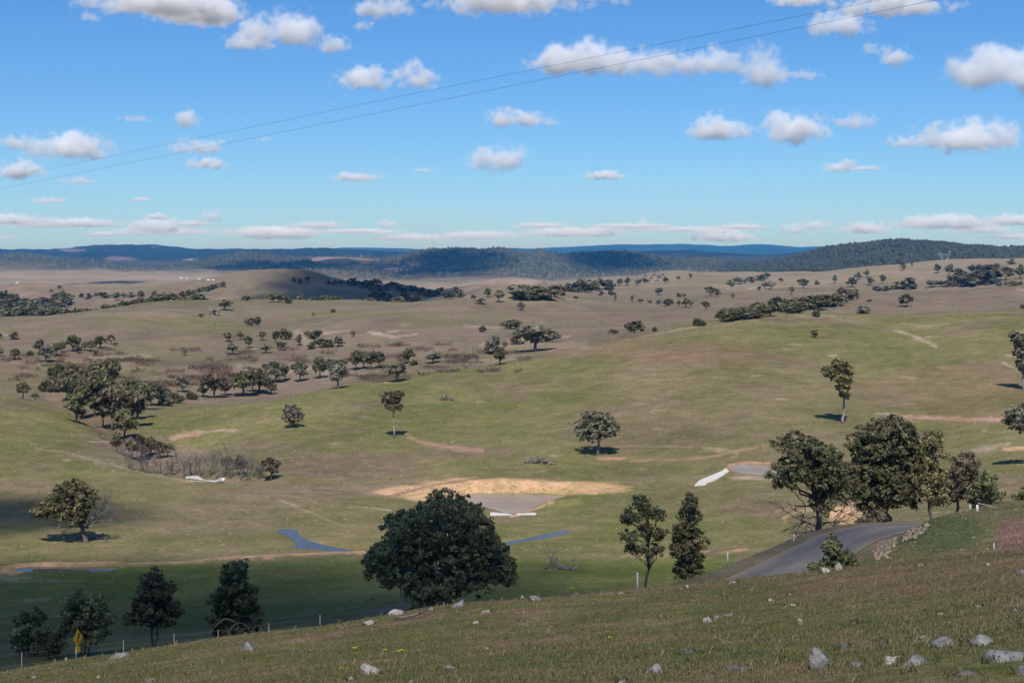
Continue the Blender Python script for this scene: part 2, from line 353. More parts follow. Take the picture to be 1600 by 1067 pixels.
# foreground slope
fg = 1-sstep(58, 66, YY)
m1 = fbm(XX/6, YY/9, 21, 4); m2 = fbm(XX/1.2, YY/1.6, 22, 4)
lay(fg, (.125,.104,.052)); lay(fg*sstep(.40, .62, m1+.40*sstep(950, 1045, PYY)-.04)*.9, (.092,.108,.032)); lay(fg*sstep(.45, .7, m2)*.5, (.170,.130,.078)); lay(fg*sstep(.58, .72, fbm(XX/3, YY/4, 24, 3))*.6, (.175,.122,.074))
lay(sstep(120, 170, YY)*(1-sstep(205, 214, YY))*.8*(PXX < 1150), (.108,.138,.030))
side = sstep(62, 75, YY)*(1-sstep(150, 190, YY)); lay(side*.6, (.10,.105,.04))
def blob(cx, cy, rx, ry, col, s=.8, seed=0, y0=60, y1=1e9, rough=.8):
    m = (np.abs(PXX-cx) < rx*1.7) & (np.abs(PYY-cy) < ry*1.7) & (YY > y0) & (YY < y1)
    if not m.any(): return
    e = np.hypot((PXX[m]-cx)/rx, (PYY[m]-cy)/ry)+(fbm(PXX[m]/rx*2.6+seed, PYY[m]/ry*2.6, 31, 4)-.5)*rough
    wt = (1-sstep(.62, 1.05, e))*s; C[m] = C[m]*(1-wt[:, None])+np.array(col)*wt[:, None]
def stroke(pts, wid, col, s=.9, y0=60, y1=1e9, rough=.7):
    P = np.array(pts, float); m = (PXX > P[:, 0].min()-wid*2) & (PXX < P[:, 0].max()+wid*2) & (PYY > P[:, 1].min()-wid*2) & (PYY < P[:, 1].max()+wid*2) & (YY > y0) & (YY < y1)
    if not m.any(): return
    d, _ = seg_dist(PXX[m], PYY[m], P); d = d*(1+(fbm(PXX[m]/6, PYY[m]/3, 33, 3)-.5)*2*rough)
    wid = wid*.62; d = d*(1+(fbm(PXX[m]/22, PYY[m]/7, 35, 3)-.5)*1.6); wt = (1-sstep(wid*.3, wid*1.15, d))*s*.85*sstep(.2, .5, fbm(PXX[m]/9, PYY[m]/4, 37, 3)+.12); C[m] = C[m]*(1-wt[:, None])+np.array(col)*wt[:, None]
RED = (.21,.125,.085); DUN = (.20,.160,.10)
for a in [(1010,548,190,24,RED,.36),(1490,620,170,60,RED,.30),(1120,560,130,16,RED,.28),(560,728,130,26,BROWN,.6),(700,705,90,16,BROWN,.5),(1020,680,150,34,BROWN,.5),(1250,700,90,34,DUN,.45),
          (60,770,110,26,BROWN,.5),(330,800,170,36,DUN,.5),(520,800,90,22,OLIVE,.6),(240,715,130,22,DUN,.75),(470,770,160,14,DUN,.7),(600,765,60,10,DUN,.8),
          (1480,545,130,22,GREEN,.8),(1590,520,60,20,GREEN,.7),(700,640,150,20,GREEN,.5),(560,690,120,18,GREEN,.6),(1150,830,120,26,GREEN,.75),(1500,735,110,18,GREEN,.8),(950,810,90,16,GREEN,.6),(1080,735,70,9,GREEN,.7),(880,600,260,20,OLIVE,.5),(350,640,150,12,GREEN,.6),(40,690,110,26,GREEN,.7),
          (230,500,110,13,OLIVE,.8),(330,512,70,14,GREEN,.55),(560,490,150,7,OLIVE,.7),(850,470,60,6,OLIVE,.7),(1300,440,60,8,OLIVE,.7),(700,500,120,10,OLIVE,.5),(60,515,70,8,OLIVE,.5)]:
    blob(*a, seed=a[0]*.13, y1=1700)
lay((1-sstep(3, 9, gul_d*(1+(n3-.5)*.9)))*.75, (.165,.128,.085))
# bare soil, tracks and scars
blob(660,770,78,14,SOIL,.95,3,250,330,.6); blob(770,760,125,15,SOIL,.97,4,250,330,.5); blob(885,763,110,12,SOIL,.95,5,250,330,.5)
stroke([(865,784),(840,793),(822,800),(800,806)], 4, SOIL, .8, 240, 330, .4)
stroke([(600,778),(680,757),(740,748),(760,744)], 5, (.13,.105,.075), .7, 250, 340)
stroke([(1137,735),(1139,727),(1160,723),(1200,724),(1240,727)], 4, (.42,.25,.15), .95, 240, 360, .3); blob(1180,746,45,4,PALE,.6,9)
for P in BANKW:
    w = window(P, 6); d, _ = seg_dist(XX[w], YY[w], P); wt = (1-sstep(.35, 1.25, d*(1+(fbm(XX[w]/2, YY[w]/2, 41, 3)-.5)*1.5)))*.85; C[w] = C[w]*(1-wt[:, None])+np.array((.44,.27,.16))*wt[:, None]
blob(20,893,26,5,(.44,.30,.18),.9,2,150,260,.3); blob(0,903,60,3,PALE,.4,7,150,260)
for pts, wd, cc, s in [([(635,675),(645,687),(670,693),(700,698),(755,705)],5,(.36,.22,.14),.8),([(270,685),(290,678),(312,676)],9,(.44,.29,.19),.85),([(312,676),(345,672),(368,672)],4,PALE,.6),
     ([(140,690),(172,690)],2.5,PALE,.9),([(55,696),(58,702),(100,706),(160,722),(230,740),(300,752)],4,PALE,.45),([(215,660),(260,690)],9,DUN,.7),
     ([(435,780),(460,790),(520,815),(540,822)],2.2,PALE,.6),([(545,792),(580,793),(610,797)],3,PALE,.7),([(405,775),(520,788),(570,793)],3,DUN,.6),
     ([(1395,516),(1420,522),(1445,533),(1463,542)],4,PALE,.85),([(1565,565),(1578,572),(1592,578)],2,PALE,.9),([(1570,555),(1600,557)],3,PALE,.8),([(1310,500),(1350,505),(1395,517)],4,DUN,.6),([(1200,550),(1260,540),(1320,530)],3,DUN,.5),
     ([(1400,648),(1430,652),(1500,655),(1565,655)],6,(.40,.25,.17),.75),([(1370,645),(1400,648)],3,PALE,.6),([(1450,640),(1560,622)],3,DUN,.5),
     ([(985,720),(1060,718),(1110,713),(1200,695)],4,(.36,.22,.13),.7),([(935,716),(975,716)],5,(.44,.25,.15),.85),([(1100,700),(1150,706)],5,PALE,.6),([(960,697),(1080,698)],2,PALE,.4),
     ([(1520,705),(1545,700),(1575,693)],8,PALE,.6),([(1570,702),(1600,699)],6,SOIL,.8),([(1540,770),(1570,765),(1600,760)],7,DUN,.7),
     ([(1225,808),(1260,795)],6,SOIL,.5),([(930,800),(960,790)],9,DUN,.6),([(870,830),(905,825),(930,812)],6,DUN,.5),([(1210,800),(1240,793)],3,PALE,.5),
     ([(0,908),(100,907),(180,909)],2.5,PALE,.35),([(40,938),(80,936)],3,PALE,.45),([(440,963),(500,958)],5,DUN,.4),([(540,985),(580,958),(630,942)],10,(.13,.115,.08),.8),([(820,885),(860,888),(900,886)],6,DUN,.3),
     ([(725,508),(800,515),(870,524)],3,PALE,.5),([(575,519),(595,521)],4,PALE,.9),([(607,519),(622,517)],3,PALE,.9),([(500,520),(545,517)],4,PALE,.7),([(465,520),(480,536)],10,PALE,.5),([(1000,527),(1090,510)],2.5,PALE,.5),([(920,536),(1000,524)],2,(.11,.08,.06),.7)]:
    stroke(pts, wd, cc, s)
blob(1320,805,38,16,SOIL,.95,3,150,260,.5); blob(1345,790,18,14,(.42,.30,.19),.8,3,150,260,.5)
for k in range(240):                                                        # small pale scalds and stones scattered through the paddocks
    px, py = random.uniform(0, 1600), random.uniform(505, 868); blob(px, py, random.uniform(4, 18), random.uniform(.9, 2.6), random.choice([PALE, DUN, TAN, BROWN]), random.uniform(.2, .55), k)
fr_ = random.Random(3)
for k in range(110):
    px, py = fr_.uniform(-40, 1640), fr_.uniform(436, 600); L = fr_.uniform(40, 170)*(py-380)/120; sl_ = fr_.uniform(-.16, .08); bow = fr_.uniform(-.06, .06)*L
    stroke([(px-L/2, py-sl_*L/2*-1), (px, py+bow), (px+L/2, py+sl_*L/2)], fr_.uniform(2.5, 9)*(py-380)/130, fr_.choice([OLIVE, (.125,.095,.07), TAN, (.145,.130,.065), PALE, OLIVE]), fr_.uniform(.35, .75), 520, 5000)
# heath-dark patches on the brown hill
SCRUB = []
for k in range(120):
    px = random.choice([random.uniform(150, 820), random.uniform(0, 400)]); py = 545+random.uniform(0, 55)-max(0, (px-400))*.03
    rx = random.uniform(5, 26); blob(px, py, rx, random.uniform(1.5, 4), (.085,.055,.040), .75, k, 470, 1000); SCRUB.append((px, py, rx))
for px, py, rx, ry in [(130,576,45,6),(215,563,40,4),(265,600,50,6),(330,575,40,6),(380,588,45,7),(590,590,35,8),(720,558,30,6),(100,590,30,4),(205,605,30,5),(300,590,40,5)]:
    blob(px, py, rx, ry, (.085,.052,.040), .8, px, 470, 1000); SCRUB += [(px, py, rx)]*5
# far plain and range: clearings
for a in [(60,468,40,9,(.21,.135,.11),.7),(530,408,60,7,(.27,.20,.14),.9),(620,422,25,4,(.26,.19,.14),.8),(110,391,26,2.5,(.18,.13,.12),.8),(190,404,30,4,(.18,.13,.12),.7),(300,406,14,2,(.3,.26,.22),.8),(640,413,30,3,(.25,.2,.14),.8),(780,440,60,5,(.28,.22,.16),.7),(820,441,30,5,(.30,.24,.17),.8),(240,430,160,5,TAN,.6),(20,429,60,4,TAN,.8),(350,422,60,3,TAN,.7),(245,386,8,1.5,(.2,.15,.13),.7)]:
    blob(*a, seed=a[0]*.11, y0=1500)
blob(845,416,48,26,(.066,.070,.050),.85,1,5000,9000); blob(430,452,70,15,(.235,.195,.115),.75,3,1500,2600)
# roadside: right bank grass, bare cut, gravel shoulder
rb = (road_d > 3.3) & (road_d < 5.6); wt = np.where(rb, .65*sstep(5.6, 4.2, road_d), 0); lay(wt, (.13,.105,.08))
blob(1470,832,85,34,(.062,.090,.030),.9,2,58,140,.25); blob(1590,835,44,32,(.17,.105,.075),.9,2,50,140,.3)
blob(1385,846,18,26,(.19,.14,.095),.85,2,60,150,.6); blob(1470,800,70,7,(.16,.135,.095),.7,2,80,140)
TZ = dict(grass_slope=(0, rowmark[4]+8), paddock=(rowmark[4]+8, rowmark[11]+6), grazing_hills=(rowmark[11]+6, rowmark[15]), plain=(rowmark[15], rowmark[20]), mountain_range=(rowmark[20], NR-1))
TL = dict(grass_slope='rough grassy hillside strewn with stones falling away to the road', paddock='green and brown grazed paddocks of the valley with ponds', grazing_hills='brown grazed hills beyond the creek line', plain='pale tan plain below the blue ranges', mountain_range='forested blue mountain ranges along the horizon')
TM = dict(grass_slope='slope', paddock='paddock', grazing_hills='hills', plain='plain', mountain_range='range')
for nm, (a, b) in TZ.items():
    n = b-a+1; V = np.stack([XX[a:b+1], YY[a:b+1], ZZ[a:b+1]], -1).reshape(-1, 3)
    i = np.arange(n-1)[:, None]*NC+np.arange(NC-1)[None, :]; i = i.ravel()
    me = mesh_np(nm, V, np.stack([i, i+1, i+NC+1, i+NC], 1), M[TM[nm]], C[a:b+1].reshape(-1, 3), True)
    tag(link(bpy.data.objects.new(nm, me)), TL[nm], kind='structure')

# ------------------------------------------------------------------ water
def water_mat(name, col, rough, spec=.5):
    m, nt, b = new_mat(name); g = G(nt); b.inputs['Roughness'].default_value = rough; b.inputs['Specular IOR Level'].default_value = spec; b.inputs['IOR'].default_value = 1.33
    p = g.pos(); c = g.mix(g.ramp(g.noise(p, .12, 3), .35, .65), col, tuple(x*.8 for x in col)); nt.links.new(c, b.inputs['Base Color'])
    nt.links.new(g.bump(g.noise(p, 2.2, 3), .02, .25), b.inputs['Normal']); return m
M['muddy'] = water_mat('muddy_dam_water', (.34,.26,.19), .3, .06); M['clear'] = water_mat('clear_pond_water', (.045,.050,.060), .10, .38); M['shallow'] = water_mat('shallow_pond_water', (.12,.105,.085), .08)
WL = dict(dam=('dam_water', 'muddy', 'muddy tan water of the dam under the orange bank'), upper=('dam_water', 'muddy', 'muddy grey water of the small upper dam beside the white chute'), blue=('pond_water', 'clear', 'deep blue pond lying behind the contour bank'), creek=('creek_water', 'clear', 'narrow blue strip of water curving behind the large dense tree'), left=('pond_water', 'shallow', 'shallow brownish pool at the foot of the orange contour bank'))
for nm, (P, zw) in POND.items():
    n = len(P); c = P.mean(0); V = []; rings = 6
    bm = bmesh.new(); vsb = [bm.verts.new(p) for p in P]; bm.faces.new(vsb); bmesh.ops.triangulate(bm, faces=bm.faces[:])
    if sum(f.normal.z for f in bm.faces) < 0: bmesh.ops.reverse_faces(bm, faces=bm.faces[:])
    me = bpy.data.meshes.new(WL[nm][0]); bm.to_mesh(me); bm.free(); me.materials.append(M[WL[nm][1]])
    tag(link(bpy.data.objects.new(WL[nm][0], me)), WL[nm][2], kind='structure')

# ------------------------------------------------------------------ road
m, nt, b = new_mat('asphalt'); g = G(nt); p = g.pos()
c = g.mix(g.ramp(g.noise(p, 1.2, 5, .6), .3, .7), (.120,.110,.102), (.150,.138,.126)); c = g.mix(g.ramp(g.noise(p, 14, 2), .55, .75), c, (.12,.115,.11)); c = g.mix(1., c, g.attr(), 'MULTIPLY'); nt.links.new(c, b.inputs['Base Color'])
nt.links.new(g.bump(g.noise(p, 30, 3), .01, .6), b.inputs['Normal']); b.inputs['Roughness'].default_value = .8; M['asphalt'] = m
R1 = resample(RD, 1.2); Tn = np.gradient(R1[:, :2], axis=0); Tn /= np.linalg.norm(Tn, axis=1)[:, None]; Nn = np.stack([-Tn[:, 1], Tn[:, 0]], 1)
V = []; RCOL = []; offs = np.linspace(-2.9, 2.9, 9)
for i in range(len(R1)):
    for k, o in enumerate(offs):
        e = (.18*(vnoise(np.array([i*.35]), np.array([k*3.]))[0]-.5) if k in (0, 8) else 0)
        V.append((R1[i, 0]+Nn[i, 0]*(o+e), R1[i, 1]+Nn[i, 1]*(o+e), R1[i, 2]+.06-.0035*o*o)); q_ = .85+.35*vnoise(np.array([i*.22]), np.array([k*1.7]), 3)[0]; RCOL.append([(1.6,1.35,1.1),(1,.98,.95),(.84,.84,.85),(1.04,1.03,1.02),(1.12,1.1,1.08),(1.04,1.03,1.02),(.84,.84,.85),(1,.98,.95),(1.6,1.35,1.1)][k]); RCOL[-1] = [v*q_ for v in RCOL[-1]]
V = np.array(V); i = (np.arange(len(R1)-1)[:, None]*9+np.arange(8)[None, :]).ravel()
tag(link(bpy.data.objects.new('road', mesh_np('road', V, np.stack([i, i+9, i+10, i+1], 1), M['asphalt'], np.array(RCOL), True))), 'narrow sealed grey road climbing round the hillside', kind='structure')
#@@NEXT

# ------------------------------------------------------------------ clouds
def cloud_material():
    m = bpy.data.materials.new('cloud_vapour'); m.use_nodes = True; nt = m.node_tree; nt.nodes.clear(); g = G(nt)
    out = g.n('ShaderNodeOutputMaterial'); pv = g.n('ShaderNodeVolumePrincipled'); pv.inputs['Color'].default_value = (1, 1, 1, 1); pv.inputs['Anisotropy'].default_value = -.25
    tc = g.n('ShaderNodeTexCoord'); sep = g.n('ShaderNodeSeparateXYZ'); nt.links.new(tc.outputs['Object'], sep.inputs[0]); X, Y, Z = sep.outputs
    z2 = g.math('ADD', g.math('MULTIPLY', g.math('MINIMUM', Z, 0.), 1.9), g.math('MAXIMUM', Z, 0.))          # flatter underside
    r = g.math('SQRT', g.math('ADD', g.math('ADD', g.math('MULTIPLY', X, X), g.math('MULTIPLY', Y, Y)), g.math('MULTIPLY', z2, z2)))
    oi = g.n('ShaderNodeObjectInfo'); ns = g.n('ShaderNodeAttribute', attribute_type='OBJECT', attribute_name='puff_scale')
    vm = g.n('ShaderNodeVectorMath', operation='MULTIPLY'); nt.links.new(tc.outputs['Object'], vm.inputs[0]); nt.links.new(ns.outputs['Vector'], vm.inputs[1])
    no = g.n('ShaderNodeTexNoise', noise_dimensions='4D'); nt.links.new(vm.outputs[0], no.inputs['Vector']); nt.links.new(g.math('MULTIPLY', oi.outputs['Random'], 60.), no.inputs['W'])
    no.inputs['Scale'].default_value = 1.; no.inputs['Detail'].default_value = 7; no.inputs['Roughness'].default_value = .6
    at = g.n('ShaderNodeAttribute', attribute_type='OBJECT', attribute_name='thickness'); wi = g.n('ShaderNodeAttribute', attribute_type='OBJECT', attribute_name='wisp')
    co = g.n('ShaderNodeAttribute', attribute_type='OBJECT', attribute_name='core')
    d = g.math('ADD', g.math('SUBTRACT', co.outputs['Fac'], r), g.math('MULTIPLY', g.math('SUBTRACT', no.outputs['Fac'], .5), wi.outputs['Fac']))
    den = g.math('MULTIPLY', g.ramp(d, 0., .45), g.ramp(r, 1., .8))
    nt.links.new(g.math('MULTIPLY', den, at.outputs['Fac']), pv.inputs['Density']); nt.links.new(pv.outputs[0], out.inputs['Volume'])
    return m
M['cloud'] = cloud_material()
bm = bmesh.new(); bmesh.ops.create_icosphere(bm, subdivisions=3, radius=1.0)
for v in bm.verts:
    if v.co.z < 0: v.co.z /= 1.9
CLM = bpy.data.meshes.new('cloud'); bm.to_mesh(CLM); bm.free(); CLM.materials.append(M['cloud'])
ALT = 1300.
def cloud(x, y, z, sx, sy, sz, tau, label, group=None, wisp=3.0, fr=1.45, core=.62):
    o = link(bpy.data.objects.new('cloud', CLM)); o.location = (x, y, z); o.scale = (sx, sy, sz)
    o['puff_scale'] = (fr*sx/sz, fr*sy/sz, fr); o['thickness'] = tau/sz; o['wisp'] = wisp; o['core'] = core
    return tag(o, label, 'cloud', group)
SK = [  # column, row, width, height in the photo, optical thickness, label
 (228,6,190,46,5,'long grey-white cloud above the two joined cumulus puffs'),(335,20,95,52,6,'rounded white end puff beside the long grey-white cloud'),(140,26,44,20,1.5,'faint small puff left of the long grey-white cloud'),
 (452,46,150,76,7,'bright white cumulus with a peaked top and sloping right shoulder'),(385,66,80,34,4,'low side puff joined to the peaked cumulus'),(515,72,60,34,4,'trailing puff at the sloping shoulder of the peaked cumulus'),
 (598,10,100,48,5,'broad pale cloud above the twin-humped cumulus'),(568,40,40,24,2,'wisp hanging under the broad pale cloud'),
 (572,124,100,48,6,'flat-based left half of the twin-humped cumulus'),(655,120,74,54,6,'taller right hump of the twin-humped cumulus'),
 (790,2,240,44,5,'widest grey-bottomed cloud above the power cables'),(905,96,170,66,6,'long cumulus crossed by both power cables'),(1010,98,150,58,5,'middle mass of the cloud chain crossed by the cables'),(1110,98,120,56,5,'ragged part of the cloud chain before its last tower'),(1188,104,88,76,5,'last upright tower of the cloud chain'),
 (1312,38,100,52,5,'soft oval cloud just under the lower cable'),(1400,8,190,38,4,'pale sheet of cloud at the upper end of the cables'),(1250,2,110,20,3,'thin pale cloud between the upper ends of both cables'),(1398,88,54,40,4,'small round puff standing alone below the soft oval cloud'),(1362,78,30,26,1.5,'faint puff beside the small round one'),(1250,118,70,20,1.2,'faint shred trailing from the cloud chain'),
 (1575,112,170,92,7,'large bright cumulus with a dark blue-grey base'),(1520,122,70,36,4,'ragged fringe of the large bright cumulus'),
 (1122,200,104,48,6,'left of two domed cumulus clouds over the green hill'),(1242,200,122,66,7,'right and taller of two domed cumulus clouds over the green hill'),(1334,190,70,32,2.5,'pale oval cloud trailing the two domed ones'),
 (1515,216,190,58,6,'long low cumulus over the forested hill'),(1412,222,50,24,3,'small knob at the tapering end of the long low cumulus'),(1312,260,62,26,4,'small cumulus with a thin grey tail'),(1350,263,60,9,2,'thin grey tail behind the small cumulus'),
 (800,186,96,34,4,'small flat cumulus in the middle sky'),(855,190,50,18,1.2,'faint shred beside the small flat cumulus'),(782,250,96,52,5,'small cumulus with a grey hood on its left'),(945,274,66,18,4,'tiny flat cloud with a pale domed top'),
 (555,277,92,18,2.5,'thin slanting streak of cloud in the middle sky'),(105,230,150,52,6,'bright long cumulus touched by the lower end of the cables'),(28,224,80,28,2.5,'grey veil beside the bright long cumulus'),(24,266,90,40,6,'small bright cumulus cut by the lower ends of the cables'),
 (292,186,44,38,4,'little upright puff just above the upper cable'),(310,230,96,28,3,'soft cloud crossed by both cables'),(322,256,72,22,4,'flat cloud hugging the underside of the cables'),(120,282,60,14,1.5,'grey shred under the cables'),(212,186,56,14,.8,'faint grey wisp above the upper cable'),
 (76,314,62,13,2,'small grey streak low over the plain'),(222,312,40,9,2,'tiny grey streak low over the plain'),(245,338,50,13,3,'tiny pale cloud near the horizon left of the far peak'),(660,266,44,8,1.2,'faint dash of cloud in the middle sky'),(415,218,30,9,1.,'faint speck of cloud under the lower cable'),
]
for px, py, wd, ht, tau, lab in SK:
    Y = ALT*F/(HZ-py); sx = wd/F*Y*.72; sz = ht/F*Y*.80
    cloud((px-800)/F*Y, Y, ALT-sz*.12, sx, max(sz*1.2, sx*.7), sz, tau*.46, lab)
for k in range(34):                                                    # low bank of distant clouds along the horizon
    if k < 20: px, py, wd, ht = -20+k*86+random.uniform(-30, 30), random.uniform(350, 374), random.uniform(70, 200), random.uniform(8, 17)
    else: px, py, wd, ht = [(0,345,170),(120,350,150),(250,356,120),(430,368,140),(605,353,40),(948,360,46),(1002,358,44),(1240,360,60),(1352,358,80),(1480,350,190),(1590,346,120),(330,338,44),(860,364,60),(1130,372,120)][k-20]+(random.uniform(14, 24),)
    Y = ALT*F/(HZ-py); Y = min(Y, 80000); z = (HZ-py)/F*Y
    cloud((px-800)/F*Y, Y, z, wd/F*Y*.75, wd/F*Y*.55, ht/F*Y*1.0, 1.1 if k < 20 else 1.6, 'pale flat cloud in the bank along the horizon', 'clouds along the horizon', 2.4)
def shade_cloud(x, y, zg, rx, ry, alt, tau, label, far=False):                    # clouds overhead whose shadows lie on the land
    s = (alt-zg)/SUN.z; p = Vector((x, y, zg))+SUN*s; sz = min(rx, ry)*.34
    if far: return cloud(p.x, p.y, p.z, rx*1.3, ry*1.3, sz, tau, label, None, 2.2, 1.3, .8)
    return cloud(p.x, p.y, p.z, rx*1.15, ry*1.15, sz, tau, label, None, .9, .8, .95)
shade_cloud(-50, 149, -42, 96, 68, 620, 1.9, 'broad cloud overhead shading the valley foot behind the dense tree')
shade_cloud(-95, 248, -46, 34, 24, 620, 1.8, 'small cloud overhead shading the paddock by the spreading tree')
shade_cloud(-195, 1900, -80, 150, 480, ALT, 2.4, 'cloud overhead shading the hollow beyond the brown hill')
shade_cloud(-1150, 3900, -85, 140, 300, ALT, 2.0, 'cloud overhead shading the far left plain')
shade_cloud(-1000, 6900, -70, 540, 700, ALT, 3., 'cloud above the frame shading the foot of the far hills', True)
shade_cloud(-280, 6900, -60, 330, 1100, ALT, 5., 'cloud above the frame shading the dark central hill', True)
shade_cloud(500, 7300, -50, 300, 1100, ALT, 5., 'cloud above the frame shading the dark hill right of the mound', True)
shade_cloud(-1700, 8700, -20, 260, 500, ALT, 1.6, 'cloud above the frame shading the blue hill behind the plain', True)

# ------------------------------------------------------------------ haze
m = bpy.data.materials.new('haze_air'); m.use_nodes = True; nt = m.node_tree; nt.nodes.clear(); g = G(nt)
out = g.n('ShaderNodeOutputMaterial'); pv = g.n('ShaderNodeVolumePrincipled'); pv.inputs['Color'].default_value = (.06, .42, 1.0, 1); pv.inputs['Absorption Color'].default_value = (1, 1, 1, 1); pv.inputs['Density'].default_value = .000036; pv.inputs['Anisotropy'].default_value = 0.0
nt.links.new(pv.outputs[0], out.inputs['Volume'])
mb = MB(); mb.box((-46000, -60, ZZ.min()-1), (46000, 60500, max(ZZ.max(), 60)+12)); hz = mb.build('haze', m)
tag(hz, 'thin blue haze lying over the far land', 'haze', kind='stuff')
#@@NEXT2

# ------------------------------------------------------------------ foliage and bark
def leaf_mat(name, a, b, trans=.18):
    m, nt, bs = new_mat(name); g = G(nt); c = g.attr()
    oi = g.n('ShaderNodeObjectInfo').outputs['Random']
    base = g.mix(g.ramp(g.noise(g.pos(), .35, 2), .35, .65), a, b); base = g.mix(1.0, base, c, 'MULTIPLY')
    hsv = g.n('ShaderNodeHueSaturation'); g.put(hsv.inputs['Value'], g.math('ADD', g.math('MULTIPLY', oi, .35), .82)); g.put(hsv.inputs['Hue'], g.math('ADD', g.math('MULTIPLY', oi, .03), .485)); g.put(hsv.inputs['Color'], base)
    tr = g.n('ShaderNodeBsdfTranslucent'); nt.links.new(hsv.outputs[0], tr.inputs[0]); nt.links.new(hsv.outputs[0], bs.inputs['Base Color'])
    bs.inputs['Roughness'].default_value = .6; bs.inputs['Specular IOR Level'].default_value = .08
    mx = g.n('ShaderNodeMixShader'); mx.inputs[0].default_value = trans; nt.links.new(bs.outputs[0], mx.inputs[1]); nt.links.new(tr.outputs[0], mx.inputs[2])
    nt.links.new(mx.outputs[0], nt.nodes['Material Output'].inputs[0]); return m
M['gum'] = leaf_mat('gum_leaves', (0.168,0.168,0.074), (0.224,0.208,0.099), .3); M['gumdark'] = leaf_mat('dark_gum_leaves', (0.12,0.122,0.058), (0.173,0.16,0.083), .3); M['bronze'] = leaf_mat('bronze_leaves', (0.157,0.128,0.083), (0.195,0.16,0.102), .3); M['grey'] = leaf_mat('grey_green_leaves', (0.184,0.176,0.112), (0.232,0.208,0.147), .3)
M['olive'] = leaf_mat('olive_leaves', (0.2,0.176,0.077), (0.24,0.205,0.099), .3); M['conifer'] = leaf_mat('dark_conifer_leaves', (0.115,0.125,0.058), (0.157,0.15,0.074), .3)
def bark_mat(name, a, b):
    m, nt, bs = new_mat(name); g = G(nt); p = g.obj()
    st = g.n('ShaderNodeVectorMath', operation='MULTIPLY'); g.put(st.inputs[0], g.pos()); st.inputs[1].default_value = (1, 1, .25)
    c = g.mix(g.ramp(g.noise(st.outputs[0], 3.0, 4), .35, .65), a, b); nt.links.new(c, bs.inputs['Base Color']); bs.inputs['Roughness'].default_value = .9
    nt.links.new(g.bump(g.noise(st.outputs[0], 9., 3), .03), bs.inputs['Normal']); return m
M['palebark'] = bark_mat('pale_gum_bark', (.36,.31,.26), (.22,.18,.15)); M['darkbark'] = bark_mat('dark_bark', (.075,.060,.050), (.13,.105,.085)); M['greybark'] = bark_mat('grey_dead_wood', (.21,.19,.175), (.13,.115,.105)); M['redbark'] = bark_mat('reddish_bark', (.20,.13,.11), (.11,.085,.07))

def leaves(mb, centres, spread, per, size, outward=None, tone=None, r=None):
    """clumps of small leaf blades round the given centres"""
    r = r or rng; n = len(centres); c = np.repeat(np.asarray(centres, float), per, 0); N = n*per
    spr = np.repeat(np.broadcast_to(np.asarray(spread, float), (n,)), per)
    d = r.normal(size=(N, 3)); d *= (r.random((N, 1))**.4)*.95/np.linalg.norm(d, axis=1)[:, None]
    p = c+d*spr[:, None]*np.array([1, 1, .75])
    nrm = r.normal(size=(N, 3))*.75
    if outward is not None: nrm += np.repeat(outward, per, 0)*.9
    nrm += d*.6; nrm[:, 2] += .25; nrm /= np.linalg.norm(nrm, axis=1)[:, None]
    t = np.cross(nrm, r.normal(size=(N, 3))); t /= np.linalg.norm(t, axis=1)[:, None]+1e-9; bvec = np.cross(nrm, t)
    s = size*(.55+.9*r.random((N, 1))); a = t*s*.75; bb = bvec*s*.42
    V = np.stack([p-a, p+bb*.9-a*.15, p+a, p-bb*.9+a*.1], 1).reshape(-1, 3)
    f = np.arange(N*4).reshape(-1, 4)
    tn = np.repeat((.5+1.0*r.random(n)) if tone is None else tone, per)*(.8+.4*r.random(N))
    mb.add(V, f4=f, col=np.repeat(tn[:, None]*np.array([[1, 1, 1]]), 4, 0)*np.repeat(1+(r.random((N, 3))-.5)*.12, 4, 0))
def curve(a, b, sag=0., n=5, wob=.06, r=None):
    r = r or rng; a = np.asarray(a, float); b = np.asarray(b, float); t = np.linspace(0, 1, n)[:, None]; L = np.linalg.norm(b-a)
    P = a+(b-a)*t; P[:, 2] += (sag*L*np.sin(np.pi*t[:, 0])); P[1:-1] += r.normal(size=(n-2, 3))*wob*L; return P
def twigs(mb, p, d, L, rad, depth, r, up=.15, n=(2, 3), spread=.75):
    """bare branching limb"""
    d = np.asarray(d, float); d /= np.linalg.norm(d)+1e-9; e = p+d*L; P = curve(p, e, .04, 4, .07, r)
    mb.tube(P, np.linspace(rad, rad*.55, 4), 5 if rad > .05 else 4)
    if depth <= 0: return
    for k in range(r.integers(n[0], n[1]+1)):
        q = P[r.integers(2, 4)]; nd = d+r.normal(size=3)*spread; nd[2] += up
        twigs(mb, q, nd, L*r.uniform(.55, .8), rad*.55, depth-1, r, up, n, spread)
